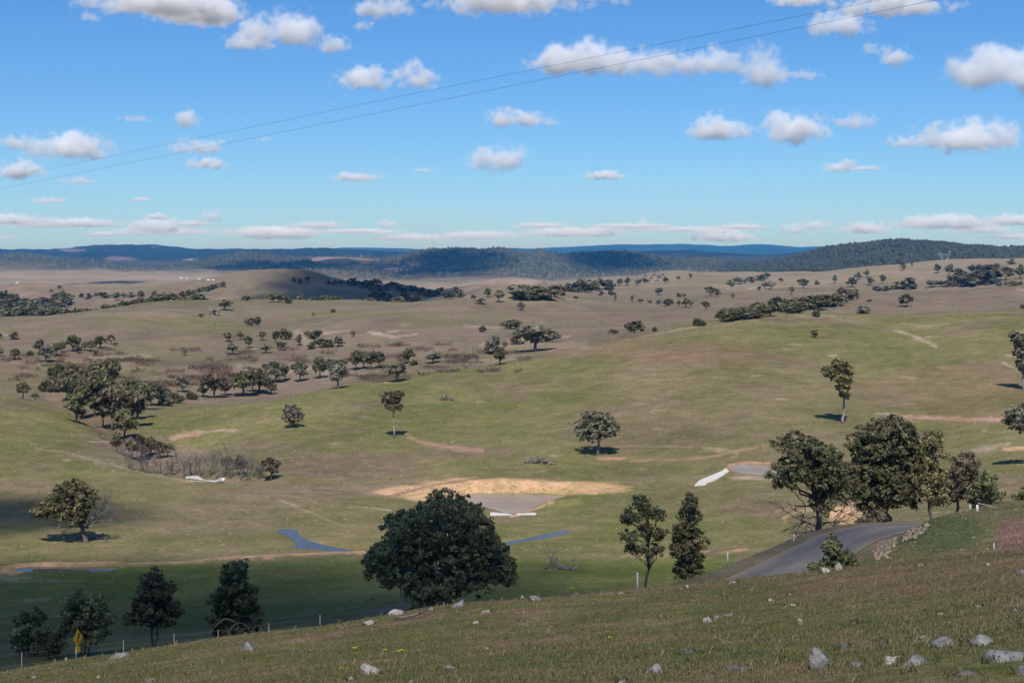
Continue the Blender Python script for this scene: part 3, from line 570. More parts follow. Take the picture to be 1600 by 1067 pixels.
def hero(name, label, cat, px, Y, lobes, base=None, fork=.35, bark='darkbark', leaf='gumdark', size=.28, dens=1.0, trunk=.3, stems=1, bare=0, spread=.55, depth=.8, seed=1, lean=0., group=None, skirt=0, shell=.55, hollow=.25, gz=None):
    r = np.random.default_rng(seed); x0 = (px-800)/F*Y; z0 = ground(x0, Y) if gz is None else gz
    root = empty(name, (x0, Y, z0)); tag(root, label, cat, group)
    W = lambda u, v, dy=0.: np.array([(u-800)/F*Y-x0, dy, -(v-HZ)/F*Y-z0])
    S = Y/F; L3 = []
    allx = [l[0] for l in lobes]; half = (max(l[0]+l[2] for l in lobes)-min(l[0]-l[2] for l in lobes))/2*S; cxm = (max(allx)+min(allx))/2
    for i, l in enumerate(lobes):
        rx, rz = l[2]*S, l[3]*S; off = abs(l[0]-cxm)*S/half if half else 0
        room = max(0., math.sqrt(max(0, 1-off*off))*half-rx*.8)*depth
        for dy in ([0.] if room < rx*.5 else [-room*.75, room*.75] if room < rx*1.3 else [-room*.9, 0., room*.9]):
            c = W(l[0], l[1], dy)+r.normal(size=3)*np.array([.12*rx, .15*rx, .10*rz]); L3.append((c, rx*r.uniform(.85, 1.05), (rx+rz)/2, rz*r.uniform(.9, 1.05)))
    tb = MB(); top = max(c[2] for c, *_ in L3); fz = top*fork
    for s_ in range(stems):
        ba = np.array([(s_-(stems-1)/2)*trunk*2.2, r.normal()*.2*(stems > 1), -.3]); fk = np.array([lean*fz+ba[0]*1.6, 0, fz*r.uniform(.85, 1.1)])
        P = curve(ba, fk, 0, 6, .025, r); P[0] = ba; tb.tube(P, np.array([trunk*1.35, trunk, trunk*.9, trunk*.85, trunk*.8, trunk*.75])/(1+.25*(stems-1)), 8)
        mine = L3[s_::stems]
        for c, ax, ay, az in mine:
            e = c-np.array([0, 0, az*.25]); q = fk+(np.array([0, 0, 1.])*max(0, (e[2]-fz))*.35*r.random()); 
            if e[2] < fz*.9: q = P[3]
            Lb = curve(q, e, .10*(1 if e[2] > fz else -.3), 6, .05, r); rr = trunk*.42*r.uniform(.75, 1.1); tb.tube(Lb, np.linspace(rr, rr*.35, 6), 6)
            tb.tube(np.vstack([fk, (fk+q)/2, q]), [trunk*.6, trunk*.55, rr], 6) if np.linalg.norm(q-fk) > .3 else None
            for k in range(5):
                dirn = r.normal(size=3); dirn[2] = abs(dirn[2])*.8; dirn /= np.linalg.norm(dirn); tb.tube(curve(Lb[3+k % 3], c+dirn*np.array([ax, ay, az])*.85, .05, 5, .06, r), np.linspace(rr*.4, rr*.1, 5), 4)
    for k in range(bare):
        d = np.array([r.choice([-1, 1])*r.uniform(.6, 1.), r.normal()*.6, r.uniform(-.15, .25)]); twigs(tb, np.array([0, 0, fz*r.uniform(.35, .95)]), d, half*r.uniform(.4, .6), trunk*.28, 3, r, .06)
    tb.build('trunk', M[bark], root, True)
    mb = MB()
    for c, ax, ay, az in L3:
        area = 4*np.pi*((ax*ay+ax*az+ay*az)/3); n = max(5, int(dens*area/(spread*spread)*.42))
        d = r.normal(size=(n, 3)); d /= np.linalg.norm(d, axis=1)[:, None]; keep = r.random(n) < np.where(d[:, 2] < -.35, .55, 1.); d = d[keep]; n = len(d)
        rad = np.where(r.random(n) < hollow, r.uniform(.35, .75, n), r.uniform(.78, 1.06, n))
        cen = c+d*rad[:, None]*np.array([ax, ay, az])
        leaves(mb, cen, spread*r.uniform(.6, 1.15, n), int(max(6, 30*shell)), size, d, None, r)
    if skirt:
        n = int(skirt*60); th = r.random(n)*2*np.pi; rad = half*(.3+.65*np.sqrt(r.random(n))); cen = np.stack([rad*np.cos(th)+W(cxm, 0)[0], rad*np.sin(th)*.8, top*(.08+.3*r.random(n))], 1); leaves(mb, cen, spread, int(26*shell), size, None, None, r)
    mb.build('crown', M[leaf], root)
    return root

hero('spreading_gum_tree', 'large dense dark gum tree with a wide domed crown reaching the ground', 'tree', 690, 131,
     [(686,784,20,12),(712,788,20,13),(738,804,17,12),(660,803,19,14),(638,820,22,15),(700,820,34,19),(610,815,13,8),(746,832,25,18),(616,850,25,18),(660,848,31,21),(765,848,18,14),(598,868,22,18),(730,862,34,26),(775,872,24,18),(790,888,18,20),(690,880,40,28),(640,882,34,24),(582,888,10,12),(750,900,34,22),(700,915,38,22),(655,915,30,20),(610,895,18,16),(668,935,26,14),(575,875,8,7),(800,905,8,12)],
     fork=.22, trunk=.42, stems=2, leaf='gum', bark='palebark', size=.23, dens=.85, skirt=.2, seed=3, spread=.40, hollow=.06, depth=.55)
hero('old_gum_tree', 'old spreading gum with a leaning crown and bare limbs on one side', 'tree', 135, 226,
     [(108,765,20,15),(128,772,24,20),(88,785,20,14),(75,798,16,11),(105,790,22,17),(128,793,13,11),(62,800,9,8),(125,808,10,10)], fork=.34, trunk=.42, stems=1, leaf='gum', bark='redbark', size=.34, bare=0, seed=5, spread=.55, depth=.6, dens=.9, lean=-.25)
hero('wide_gum_tree', 'broad dark gum with bare lower limbs beside the road bend', 'tree', 1279, 166,
     [(1250,700,34,20),(1275,715,36,26),(1298,725,26,24),(1240,735,28,16),(1222,748,24,12),(1265,745,34,20),(1312,748,26,18),(1300,770,20,12),(1282,788,10,14)], fork=.42, trunk=.44, leaf='gumdark', bark='darkbark', size=.30, bare=9, seed=7, dens=.8)
hero('tall_gum_tree', 'tallest and fullest dark gum in the roadside clump', 'tree', 1386, 176,
     [(1372,680,36,22),(1400,675,34,20),(1350,695,24,20),(1430,695,20,18),(1385,705,50,28),(1415,730,34,30),(1355,735,30,26),(1345,765,28,20),(1385,760,30,30),(1410,775,26,22),(1360,790,26,16)], fork=.4, trunk=.5, leaf='gumdark', bark='darkbark', size=.32, seed=9, dens=.9, bare=2)
hero('slim_gum_tree', 'slim sparse olive gum rising beside the tallest roadside gum', 'tree', 1455, 172, [(1460,688,17,14),(1455,712,22,17),(1446,740,22,20),(1468,745,19,17),(1450,772,24,17),(1468,780,16,12)], fork=.5, trunk=.2, leaf='olive', bark='darkbark', size=.28, seed=11, dens=.7)
hero('reddish_tree', 'rounded tree with bronze-red foliage in the roadside clump', 'tree', 1496, 172, [(1500,726,25,20),(1510,750,23,22),(1487,755,22,22),(1502,775,26,16)], fork=.4, trunk=.22, leaf='bronze', bark='darkbark', size=.26, seed=13, dens=1.0)
hero('young_gum_tree', 'low bushy young gum at the right end of the roadside clump', 'tree', 1533, 170, [(1540,756,19,16),(1525,772,20,16),(1550,775,14,15),(1537,785,22,12)], fork=.3, trunk=.14, leaf='conifer', size=.26, seed=15, stems=2)
hero('low_shrub', 'low dark shrub under the roadside gums beside the orange soil', 'shrub', 1362, 160, [(1358,812,14,9),(1372,808,12,10),(1348,818,10,6)], fork=.3, trunk=.06, leaf='bronze', size=.2, seed=16, stems=3, spread=.35)
hero('airy_gum_tree', 'slender airy gum with a see-through crown standing behind the white post', 'tree', 1013, 121, [(1000,784,14,13),(1015,800,16,13),(988,805,12,10),(1028,805,11,12),(1010,830,24,14),(985,838,12,10),(1030,835,14,10),(990,858,14,8),(1010,862,18,9),(1028,858,8,8),(980,812,8,7)], fork=.55, trunk=.13, leaf='gum', size=.2, dens=.75, seed=17, spread=.36, depth=.6)
hero('columnar_tree', 'dense upright column-shaped tree beside the airy gum', 'tree', 1076, 122, [(1081,785,10,12),(1078,805,15,16),(1072,828,22,16),(1082,845,22,18),(1066,858,18,16),(1078,875,24,18),(1070,895,18,14),(1088,892,14,14),(1060,835,10,10)], fork=.3, trunk=.16, leaf='gum', size=.2, dens=1.2, seed=19, spread=.36, depth=.8)
hero('young_conifer', 'loose young dark tree with pointed top beside the roadside fence', 'tree', 242, 120, [(236,902,12,12),(235,925,22,18),(255,925,14,16),(220,945,14,14),(245,948,24,18),(270,955,16,14),(225,965,18,14),(255,970,22,12),(205,968,8,8)], fork=.3, trunk=.14, leaf='conifer', size=.2, dens=1.0, seed=21, stems=2, spread=.36)
hero('broad_conifer', 'dense dark cone-shaped tree with two close tips behind the bank', 'tree', 366, 120, [(375,890,10,12),(358,894,9,12),(368,912,20,16),(382,930,20,18),(352,935,20,18),(368,955,34,18),(340,965,16,16),(395,962,18,20),(365,980,40,12)], fork=.25, trunk=.18, leaf='conifer', size=.2, dens=1.3, seed=23, spread=.36)
hero('ragged_gum_tree', 'ragged dark gum standing right behind the yellow road sign', 'tree', 133, 118, [(115,934,10,12),(140,942,16,14),(112,955,14,14),(148,955,14,14),(128,965,20,14),(158,975,14,16),(105,978,12,12),(145,992,22,12),(92,990,8,10)], fork=.3, trunk=.14, leaf='gum', size=.2, dens=.85, seed=25, stems=3, spread=.36)
hero('bushy_gum_tree', 'bushy dark gum at the low end of the roadside fence', 'tree', 44, 119, [(35,962,10,10),(55,965,14,12),(42,980,26,16),(28,998,16,14),(62,998,14,16),(45,1012,24,12)], fork=.3, trunk=.14, leaf='gum', size=.2, dens=1.0, seed=27, stems=3, spread=.36)
hero('small_shrub', 'small dark shrub between the bushy gum and the ragged gum', 'shrub', 88, 116, [(84,1000,9,14),(92,1010,12,10),(78,1018,12,8)], fork=.3, trunk=.06, leaf='gumdark', size=.18, seed=28, stems=2, spread=.3)
hero('cypress_shrub', 'small dark cone-shaped cypress behind two pale boulders', 'shrub', 1302, 66, [(1303,846,6,9),(1302,860,11,10),(1300,874,17,10),(1298,886,22,9),(1328,872,9,8),(1330,886,13,9),(1272,888,10,6)], fork=.2, trunk=.05, leaf='conifer', size=.10, dens=1.5, seed=29, spread=.17, shell=.7)
h = hit(935, 710); hero('round_gum_tree', 'rounded grey-green gum standing alone above the dam with shade beneath it', 'tree', 935, h[1], [(925,656,16,14),(915,668,16,12),(945,660,16,14),(955,668,14,14),(935,675,22,14),(915,680,12,7)], fork=.36, trunk=.4, leaf='grey', bark='greybark', size=.42, seed=31, dens=.8, spread=.6)
h = hit(615, 683); hero('lollipop_gum_tree', 'tall thin pale-trunked gum with a small flat crown on the green slope', 'tree', 615, h[1], [(606,620,11,8),(620,618,11,8),(613,626,16,9),(622,635,8,6),(608,634,6,5)], fork=.62, trunk=.2, leaf='bronze', bark='palebark', size=.4, seed=33, dens=.9, spread=.6)
h = hit(458, 668); hero('small_round_tree', 'small round green tree alone on the lower green slope', 'tree', 458, h[1], [(455,643,12,11),(463,648,11,10),(452,653,11,8),(460,656,12,7)], fork=.3, trunk=.2, leaf='grey', size=.42, seed=35, dens=1., spread=.6)
h = hit(1318, 661); hero('tall_lone_gum_tree', 'tall lone gum with clumped olive crown and long pale trunk', 'tree', 1318, h[1], [(1309,570,13,12),(1326,580,9,9),(1293,578,8,6),(1302,588,10,7),(1316,592,13,12),(1318,606,9,8),(1321,618,6,5)], fork=.42, trunk=.34, leaf='olive', bark='palebark', size=.45, seed=37, dens=.95, spread=.62, lean=.02)
h = hit(1596, 609); hero('edge_gum_tree', 'tall gum with pale lower trunk and leafy upper stem beside forked tracks', 'tree', 1598, h[1], [(1586,528,8,9),(1600,530,12,12),(1596,550,9,12),(1598,572,8,12)], fork=.5, trunk=.34, leaf='grey', bark='palebark', size=.5, seed=39, dens=.9, spread=.65)
h = hit(1606, 700); hero('spreading_edge_tree', 'gum with drooping outer foliage above the eroded orange gully', 'tree', 1612, h[1]-30, [(1590,648,18,12),(1610,645,20,14),(1580,660,11,7),(1600,668,16,9)], fork=.5, trunk=.3, leaf='grey', bark='greybark', size=.4, seed=41, dens=.9)
hero('edge_sapling', 'leafy sapling beyond the top of the right roadside bank', 'tree', 1604, 178, [(1602,768,9,10),(1594,778,8,8),(1606,784,12,8)], fork=.3, trunk=.08, leaf='gum', size=.26, seed=43, stems=2)
# bare limbs of the old spreading gum
o = [c for c in COL.objects if c.name.startswith('old_gum_tree')][0]; rr = np.random.default_rng(77); mb = MB()
for d, L in [((1, .1, .6), 3.4), ((1, -.3, .85), 3.2), ((.8, .2, 1), 3.0), ((1, .3, .4), 2.8), ((-1, 0, .1), 2.5), ((-.8, .4, -.05), 2.3)]:
    twigs(mb, np.array([.1, 0, 2.2+rr.random()*1.2]), d, L, .15, 4, rr, .22 if d[0] > 0 else -.05, (2, 3), .55)
mb.build('bare_limb', M['greybark'], o, True)

# ------------------------------------------------------------------ distant trees: shared shapes, one object per tree
def proto(kind, nleaf, size, seed, leaf, bark):
    r = np.random.default_rng(seed); tb = MB(); mb = MB()
    lob = {'round': [(0,0,.62,.42,.36), (.16,.1,.5,.3,.24), (-.18,-.1,.55,.3,.26), (.05,-.1,.78,.3,.2)], 'wide': [(-.24,0,.6,.28,.25), (.22,.05,.62,.3,.26), (0,.1,.76,.3,.22), (0,-.1,.5,.4,.2)], 'tall': [(0,0,.82,.34,.17), (.12,0,.66,.38,.18), (-.14,.1,.55,.36,.17), (.06,-.1,.42,.34,.16)],
           'ragged': [(-.26,0,.7,.24,.18), (.24,.1,.55,.26,.18), (.04,-.1,.84,.24,.15), (.3,-.1,.75,.2,.14), (-.1,.1,.45,.26,.15)], 'bush': [(0,0,.45,.45,.42), (.25,.1,.35,.3,.32), (-.26,-.1,.38,.3,.34), (.05,.1,.7,.28,.26)]}[kind]
    f = .28 if kind != 'bush' else .1
    tb.tube([(0, 0, -.04), (.01, 0, f*.5), (0, .01, f)], [.05, .036, .032], 5)
    for x, y, z, ra, rz in lob:
        e = np.array([x, y, z]); P = curve((0, 0, f), e, .06, 4, .05, r); tb.tube(P, [.026, .02, .014, .008], 4)
        for k in range(3): tb.tube(curve(P[2], e+r.normal(size=3)*.12, 0, 3, .05, r), [.012, .008, .004], 3)
        n = max(3, int(nleaf/len(lob)/6)); d = r.normal(size=(n, 3)); d /= np.linalg.norm(d, axis=1)[:, None]; rad = r.uniform(.45, 1.05, n)
        leaves(mb, e+d*rad[:, None]*np.array([ra, ra, rz])*.8, .10, 6, size, d, None, r)
    return tb.mesh('trunk', M[bark], True), mb.mesh('crown', M[leaf])
KINDS = ['round', 'wide', 'tall', 'ragged', 'bush']
PRO = {}
for li, (nl, s) in enumerate([(1100, .085), (380, .13), (150, .2)]):
    for ki, k in enumerate(KINDS):
        for lf, bk in (('gumdark', 'darkbark'), ('grey', 'greybark'), ('bronze', 'darkbark')): PRO[li, k, lf] = proto(k, nl, s, 100+li*20+ki, lf, bk)
KN = dict(round='rounded', wide='broad', tall='tall', ragged='ragged', bush='bushy'); LN = dict(gumdark='dark', grey='grey-green', bronze='brownish')
tr = random.Random(5); NT = 0
def tree(px, by, hpx, wpx, where, group, kind=None, leaf=None, ymin=66.):
    global NT
    h = hit(px, by, ymin)
    if h is None: return
    Y = h[1]; H = hpx/F*Y; Wd = wpx/F*Y
    kind = kind or (tr.choice(['round', 'wide', 'ragged', 'tall']) if hpx > wpx*.9 else tr.choice(['bush', 'wide', 'bush'])); leaf = leaf or tr.choice(['gumdark', 'gumdark', 'grey', 'gumdark', 'bronze'])
    li = 0 if Y < 700 else 1 if Y < 1500 else 2; t, c = PRO[li, kind, leaf]
    low = kind == 'bush' and H < 5.; nm = 'shrub' if low else 'bushy_tree' if kind == 'bush' else 'gum_tree'
    root = empty(nm, (h[0], Y, h[2]-.02*H)); root.scale = (Wd*1.28, Wd*1.28, H*1.08); root.rotation_euler = (0, 0, tr.uniform(0, 6.28))
    link(bpy.data.objects.new('trunk', t), root); link(bpy.data.objects.new('crown', c), root); NT += 1
    tag(root, f"{LN[leaf]} {KN[kind]} {'shrub' if low else 'tree' if kind == 'bush' else 'gum tree'} {where}", 'shrub' if low else 'tree', group)
def grove(lst, where, group, **k):
    for a in lst: tree(*a, where, group, **k)
def belt(pts, n, hgt, where, group, jit=4, asp=1.4, **k):
    P = np.array(pts, float); d = np.concatenate([[0], np.cumsum(np.hypot(*np.diff(P, axis=0).T))])
    for i in range(n):
        s = d[-1]*(i+.5+tr.uniform(-.35, .35))/n; x = np.interp(s, d, P[:, 0]); y = np.interp(s, d, P[:, 1])+tr.uniform(-jit, jit); hh = hgt*tr.uniform(.75, 1.2); tree(x, y, hh, hh*asp*tr.uniform(.8, 1.2), where, group, **k)
grove([(21,530,13,18),(1,529,9,7),(23,562,18,14),(1,557,14,9),(47,555,8,9)], 'scattered on the brown hillside left of the tree clump', 'trees left of the hillside clump')
grove([(61,553,24,17),(72,566,26,24),(88,556,20,15),(97,551,17,13),(114,549,25,22),(120,538,12,16),(122,552,14,11),(132,548,14,10),(142,549,17,16),(149,555,9,8),(157,544,19,23),(174,538,16,13),(180,541,6,9)], 'in the long clump on the brown hillside', 'long clump on the brown hillside')
grove([(159,572,8,16),(288,556,12,8),(314,495,5,10)], 'alone on the open brown hillside', 'lone trees on the brown hillside')
grove([(357,534,15,16),(363,554,18,18),(376,531,13,13),(388,544,18,12),(403,509,14,12),(393,509,14,20),(409,532,14,14),(415,552,14,16),(431,536,19,11),(439,548,14,13),(447,530,18,20),(467,540,17,12),(480,525,9,10),(492,536,20,22),(486,545,10,17),(500,543,14,14),(511,543,14,18),(529,542,16,16)], 'in the open grove round the bare pale scald', 'open grove by the scald')
grove([(552,527,9,7),(623,540,6,6),(520,488,6,9),(490,493,4,6)], 'tiny on the open pale hillside', 'tiny trees on the pale hillside')
grove([(36,623,27,20),(55,626,13,14)], 'on the lip of the left green paddock', 'trees on the paddock lip')
grove([(285,613,27,22),(335,622,40,36),(352,618,26,20),(318,620,18,16),(300,624,14,18),(380,619,40,40),(395,612,36,26),(405,615,38,38),(424,616,18,18),(431,598,32,32),(446,594,20,15),(469,596,30,24),(500,591,32,24),(517,590,28,22),(528,607,46,32),(537,585,25,18),(556,578,29,22),(568,576,28,20),(580,577,28,20),(592,575,26,20),(620,596,32,36),(638,568,24,20),(646,570,9,18),(677,567,16,26)], 'in the creek line behind the green hill', 'creek line behind the green hill')
grove([(769,552,28,34),(781,570,26,24),(788,542,8,12),(754,519,11,14),(797,514,16,24),(808,538,14,20),(869,534,16,16),(804,515,16,18)], 'at the head of the gully behind the green hill', 'gully head trees')
tree(837, 549, 42, 58, 'with white forked limbs at the ridge edge', 'white-limbed tree', 'wide', 'grey')
CRK = [(95,612,36,22),(105,626,42,26),(92,600,20,14),(112,640,44,26),(118,606,30,22),(128,655,50,30),(135,628,40,26),(140,612,26,22),(148,650,50,32),(155,602,34,30),(165,640,40,30),(172,610,42,26),(175,672,58,34),(180,650,44,28),(190,655,44,28),(195,690,46,26),(200,640,40,30),(205,668,52,32),(215,655,46,30),(225,640,36,26),(235,634,32,24),(248,632,26,22),(120,660,40,24),(212,640,36,26),(160,668,46,30),(75,612,18,16),(260,634,18,18),(272,630,16,18)]
grove([(a, b, c*1.15, d*1.45) for a, b, c, d in CRK], 'in the thick gully wood below the left paddock', 'thick gully wood')
grove([(182,706,30,18),(206,716,34,26),(222,720,38,24),(236,712,28,20),(250,716,26,22),(262,714,22,18),(424,750,34,24),(375,742,30,18),(355,735,22,16)], 'in the scrubby gully running down to the white spillway', 'scrubby lower gully', leaf='bronze')
# far groves and belts
belt([(0,500),(40,498),(90,484),(105,470)], 22, 17, 'in the dark wood at the far left gorge', 'far left gorge wood', 6, ymin=1150); belt([(0,478),(50,486),(95,492)], 16, 17, 'in the dark wood at the far left gorge', 'far left gorge wood', 5, ymin=1150)
belt([(60,502),(130,499),(180,489),(240,483),(290,480),(320,474)], 34, 14, 'in the belt along the far creek below the tan plain', 'far creek belt', 2, ymin=1120)
belt([(120,467),(160,464),(230,465)], 10, 8, 'in the thin row on the far plain edge', 'far plain row', 2); belt([(235,461),(260,468),(300,460),(350,448)], 16, 8, 'in the windbreak climbing the far plain', 'far windbreak', 1)
grove([(182,470,13,12),(351,485,17,20),(336,492,8,16),(385,470,9,16),(220,463,9,7),(93,452,6,9),(80,458,6,6)], 'standing apart near the far creek belt', 'lone trees near the far creek belt')
belt([(425,473),(457,472)], 4, 13, 'in the cloud-shaded hollow', 'trees in the shaded hollow', 2); grove([(470,475,14,13),(487,478,10,13),(505,474,12,12),(512,476,12,12),(520,475,13,12),(528,475,12,12),(560,483,9,14),(707,478,7,12),(692,481,5,8),(671,465,6,8)], 'in the cloud-shaded hollow', 'trees in the shaded hollow', ymin=1150)
belt([(575,476),(600,474),(630,478),(652,470)], 14, 15, 'in the cloud-shaded hollow', 'trees in the shaded hollow', 5, ymin=1150); belt([(400,489),(450,486)], 8, 9, 'in the low thicket at the hollow edge', 'hollow edge thicket', 2, ymin=1150)
belt([(545,447),(600,452),(655,460),(722,462)], 30, 10, 'in the long dark belt below the central hills', 'belt below the central hills', 4); grove([(459,440,7,8),(469,443,8,9),(481,442,10,9),(514,444,8,10),(524,445,7,9),(532,446,8,9),(582,458,13,13)], 'on the rounded tan knoll', 'tan knoll trees')
grove([(740,467,7,8),(762,465,14,12),(779,472,19,18),(752,475,9,18),(814,485,12,13)], 'near the track over the pale ridge', 'pale ridge trees')
belt([(805,467),(840,469),(875,464)], 14, 20, 'in the dense wood below the pale boulders', 'dense wood below the boulders', 3); belt([(885,458),(928,455),(955,450)], 10, 17, 'in the dense wood below the boulders', 'dense wood below the boulders', 4)
grove([(939,462,9,10),(955,461,9,10),(961,471,13,6),(900,466,4,10),(968,447,12,10),(980,446,12,11),(997,447,10,10),(1008,444,9,9),(1040,443,10,11),(1060,438,7,7),(1079,436,9,6)], 'round the pale boulder outcrop', 'boulder outcrop trees')
grove([(988,472,10,6),(1000,473,6,12),(1016,474,5,10),(1029,475,7,10),(1044,477,12,20),(1060,478,9,9),(1071,480,14,14),(1078,481,15,12),(1103,484,13,14),(1029,461,11,14),(1061,465,8,9),(1069,465,6,6),(1110,463,15,14),(1121,464,12,11),(1145,466,7,7),(1144,449,6,6),(1186,455,8,7),(1195,451,10,12)], 'in the broken row on the brown upland', 'broken row on the upland')
grove([(959,522,9,16),(991,520,21,26),(1023,518,8,9),(1093,509,13,22)], 'along the skyline of the green hill', 'green hill skyline trees')
belt([(1130,501),(1170,496),(1210,490),(1260,484),(1300,477),(1335,464)], 30, 20, 'in the thick belt crossing the brown upland', 'thick upland belt', 4); grove([(1140,502,19,32)], 'in the thick belt crossing the brown upland', 'thick upland belt')
belt([(1140,444),(1178,440),(1200,436)], 9, 9, 'in the row below the forested hill', 'row below the forested hill', 2)
grove([(1205,452,12,14),(1220,441,7,8),(1237,459,11,11),(1255,451,15,15),(1277,445,7,8),(1304,443,13,8),(1331,449,15,14),(1341,437,11,12),(1354,433,11,8),(1359,446,13,13),(1379,443,13,9),(1372,454,7,20),(1385,454,7,16),(1403,452,12,16),(1417,452,19,26),(1427,451,12,14),(1411,423,12,12),(1425,418,8,5),(1465,427,14,12),(1483,430,17,14)], 'dotted over the upland below the forested hill', 'upland dotted trees')
belt([(1450,449),(1495,447)], 6, 10, 'in the hedge-like row on the upland brow', 'upland brow row', 1); belt([(1500,444),(1550,440)], 12, 20, 'in the big clump on the upland brow', 'big upland clump', 5); grove([(1557,430,18,18),(1572,438,20,22),(1594,436,22,16),(1580,413,8,12),(1540,430,16,16),(1520,428,14,16)], 'in the big clump on the upland brow', 'big upland clump'); belt([(1560,447),(1600,445)], 5, 7, 'in the big clump on the upland brow', 'big upland clump', 1)
grove([(1417,480,22,20),(1410,479,14,10),(1349,490,13,24),(1275,495,13,15),(1358,472,5,12),(1598,485,10,8),(1273,528,13,12)], 'standing apart on the brow of the green hill', 'green hill brow trees')
print('distant trees', NT)
#@@NEXT3

# ------------------------------------------------------------------ far forest, scrub, ground speckle (uncountable)
def ico(sub):
    bm = bmesh.new(); bmesh.ops.create_icosphere(bm, subdivisions=sub, radius=1.0); bm.verts.ensure_lookup_table()
    V = np.array([v.co[:] for v in bm.verts]); f = np.array([[v.index for v in q.verts] for q in bm.faces]); bm.free(); return V, f
I1, I1f = ico(1); I2, I2f = ico(2); I3, I3f = ico(3)
OCT = np.array([(1,0,0),(-1,0,0),(0,1,0),(0,-1,0),(0,0,1.)]); OCTf = np.array([(0,2,4),(2,1,4),(1,3,4),(3,0,4)])
def blobs(mb, P, rad, V0, f0, col, flat=.8, r=rng, jit=.25):
    n = len(P); s = rad[:, None, None]*np.array([1, 1, flat])[None, None]*(1+jit*r.normal(size=(n, len(V0), 1)))
    V = (P[:, None]+V0[None]*s).reshape(-1, 3); f = (f0[None]+np.arange(n)[:, None, None]*len(V0)).reshape(-1, 3)
    mb.add(V, f3=f, col=np.repeat(col, len(V0), 0))
def cells(mask, n):
    j, c = np.where(mask[:-1, :-1]); k = rng.integers(0, len(j), n); j = j[k]; c = c[k]; a = rng.random(n); b = rng.random(n)
    def I(A): return (A[j, c]*(1-a)+A[j+1, c]*a)*(1-b)+(A[j, c+1]*(1-a)+A[j+1, c+1]*a)*b
    return np.stack([I(XX), I(YY), I(ZZ)], 1), C[j, c]
m, nt, b = new_mat('far_foliage'); g = G(nt); nt.links.new(g.attr(), b.inputs['Base Color']); b.inputs['Specular IOR Level'].default_value = .05; M['farleaf'] = m
inpx = (PXX > -60) & (PXX < 1660)
mask = (PXX > 1135) & (PXX < 1700) & (J >= rowmark[19]-2) & (J <= rowmark[21]+2) & (YY > 3300); P, _ = cells(mask, 9000)
mb = MB(); rad = rng.uniform(4.5, 8.5, len(P)); P[:, 2] += rad*.6; tn = rng.uniform(.6, 1.35, (len(P), 1)); blobs(mb, P, rad, I1, I1f, tn*np.array([[.050,.052,.032]])*(1+rng.normal(size=(len(P), 3))*.06), 1.0)
tag(mb.build('forest', M['farleaf']), 'dark forest covering the broad hill below the skyline', kind='stuff')
mask = inpx & (PXX <= 1135) & (J >= rowmark[20]+4) & (J <= rowmark[21]+3) & (C[..., 0] < .09); P, cc = cells(mask, 12000)
mb = MB(); rad = rng.uniform(6, 12, len(P)); tn = rng.uniform(.6, 1.4, (len(P), 1)); blobs(mb, P, rad, OCT, OCTf, tn*cc*1.05, 1.3)
tag(mb.build('forest', M['farleaf']), 'far forest over the low central hills and the rounded mound', kind='stuff')
mb = MB(); pts = []
for px, py, rx in SCRUB:
    for k in range(int(2+rx*.4)):
        h = hit(px+random.uniform(-rx, rx)*.9, py+random.uniform(-3, 3), 470)
        if h is not None and h[1] < 1100: pts.append(h)
P = np.array(pts); leaves(mb, P+np.array([0, 0, .25]), np.full(len(P), 1.1), 9, .45, None, None)
M['heath'] = leaf_mat('brown_heath', (.105,.078,.055), (.125,.098,.066), .1); tag(mb.build('scrub', M['heath']), 'low brown heath scrub in patches over the brown hillside', kind='stuff')
mask = inpx & (YY > 66) & (J < rowmark[14]) & (road_d > 4.5) & (C[..., 0] < .3)
for P_, zw in POND.values(): mask &= ~(window(P_, 1.5))
P, cc = cells(mask, 21000); n = len(P); mb = MB(); tone = rng.random(n)
cl = np.where(tone[:, None] < .16, np.array([[.33,.28,.19]]), np.where(tone[:, None] < .7, np.array([[.20,.16,.09]]), np.array([[.07,.075,.03]])))*rng.uniform(.75, 1.2, (n, 1))
blobs(mb, P, .10+.00055*P[:, 1]*rng.uniform(.4, 1.5, n), OCT, OCTf, cl*.5+cc*.5, .55, jit=.4)
tag(mb.build('tussock_grass', M['farleaf']), 'dry tussocks and pale stones speckling the paddocks', kind='stuff')
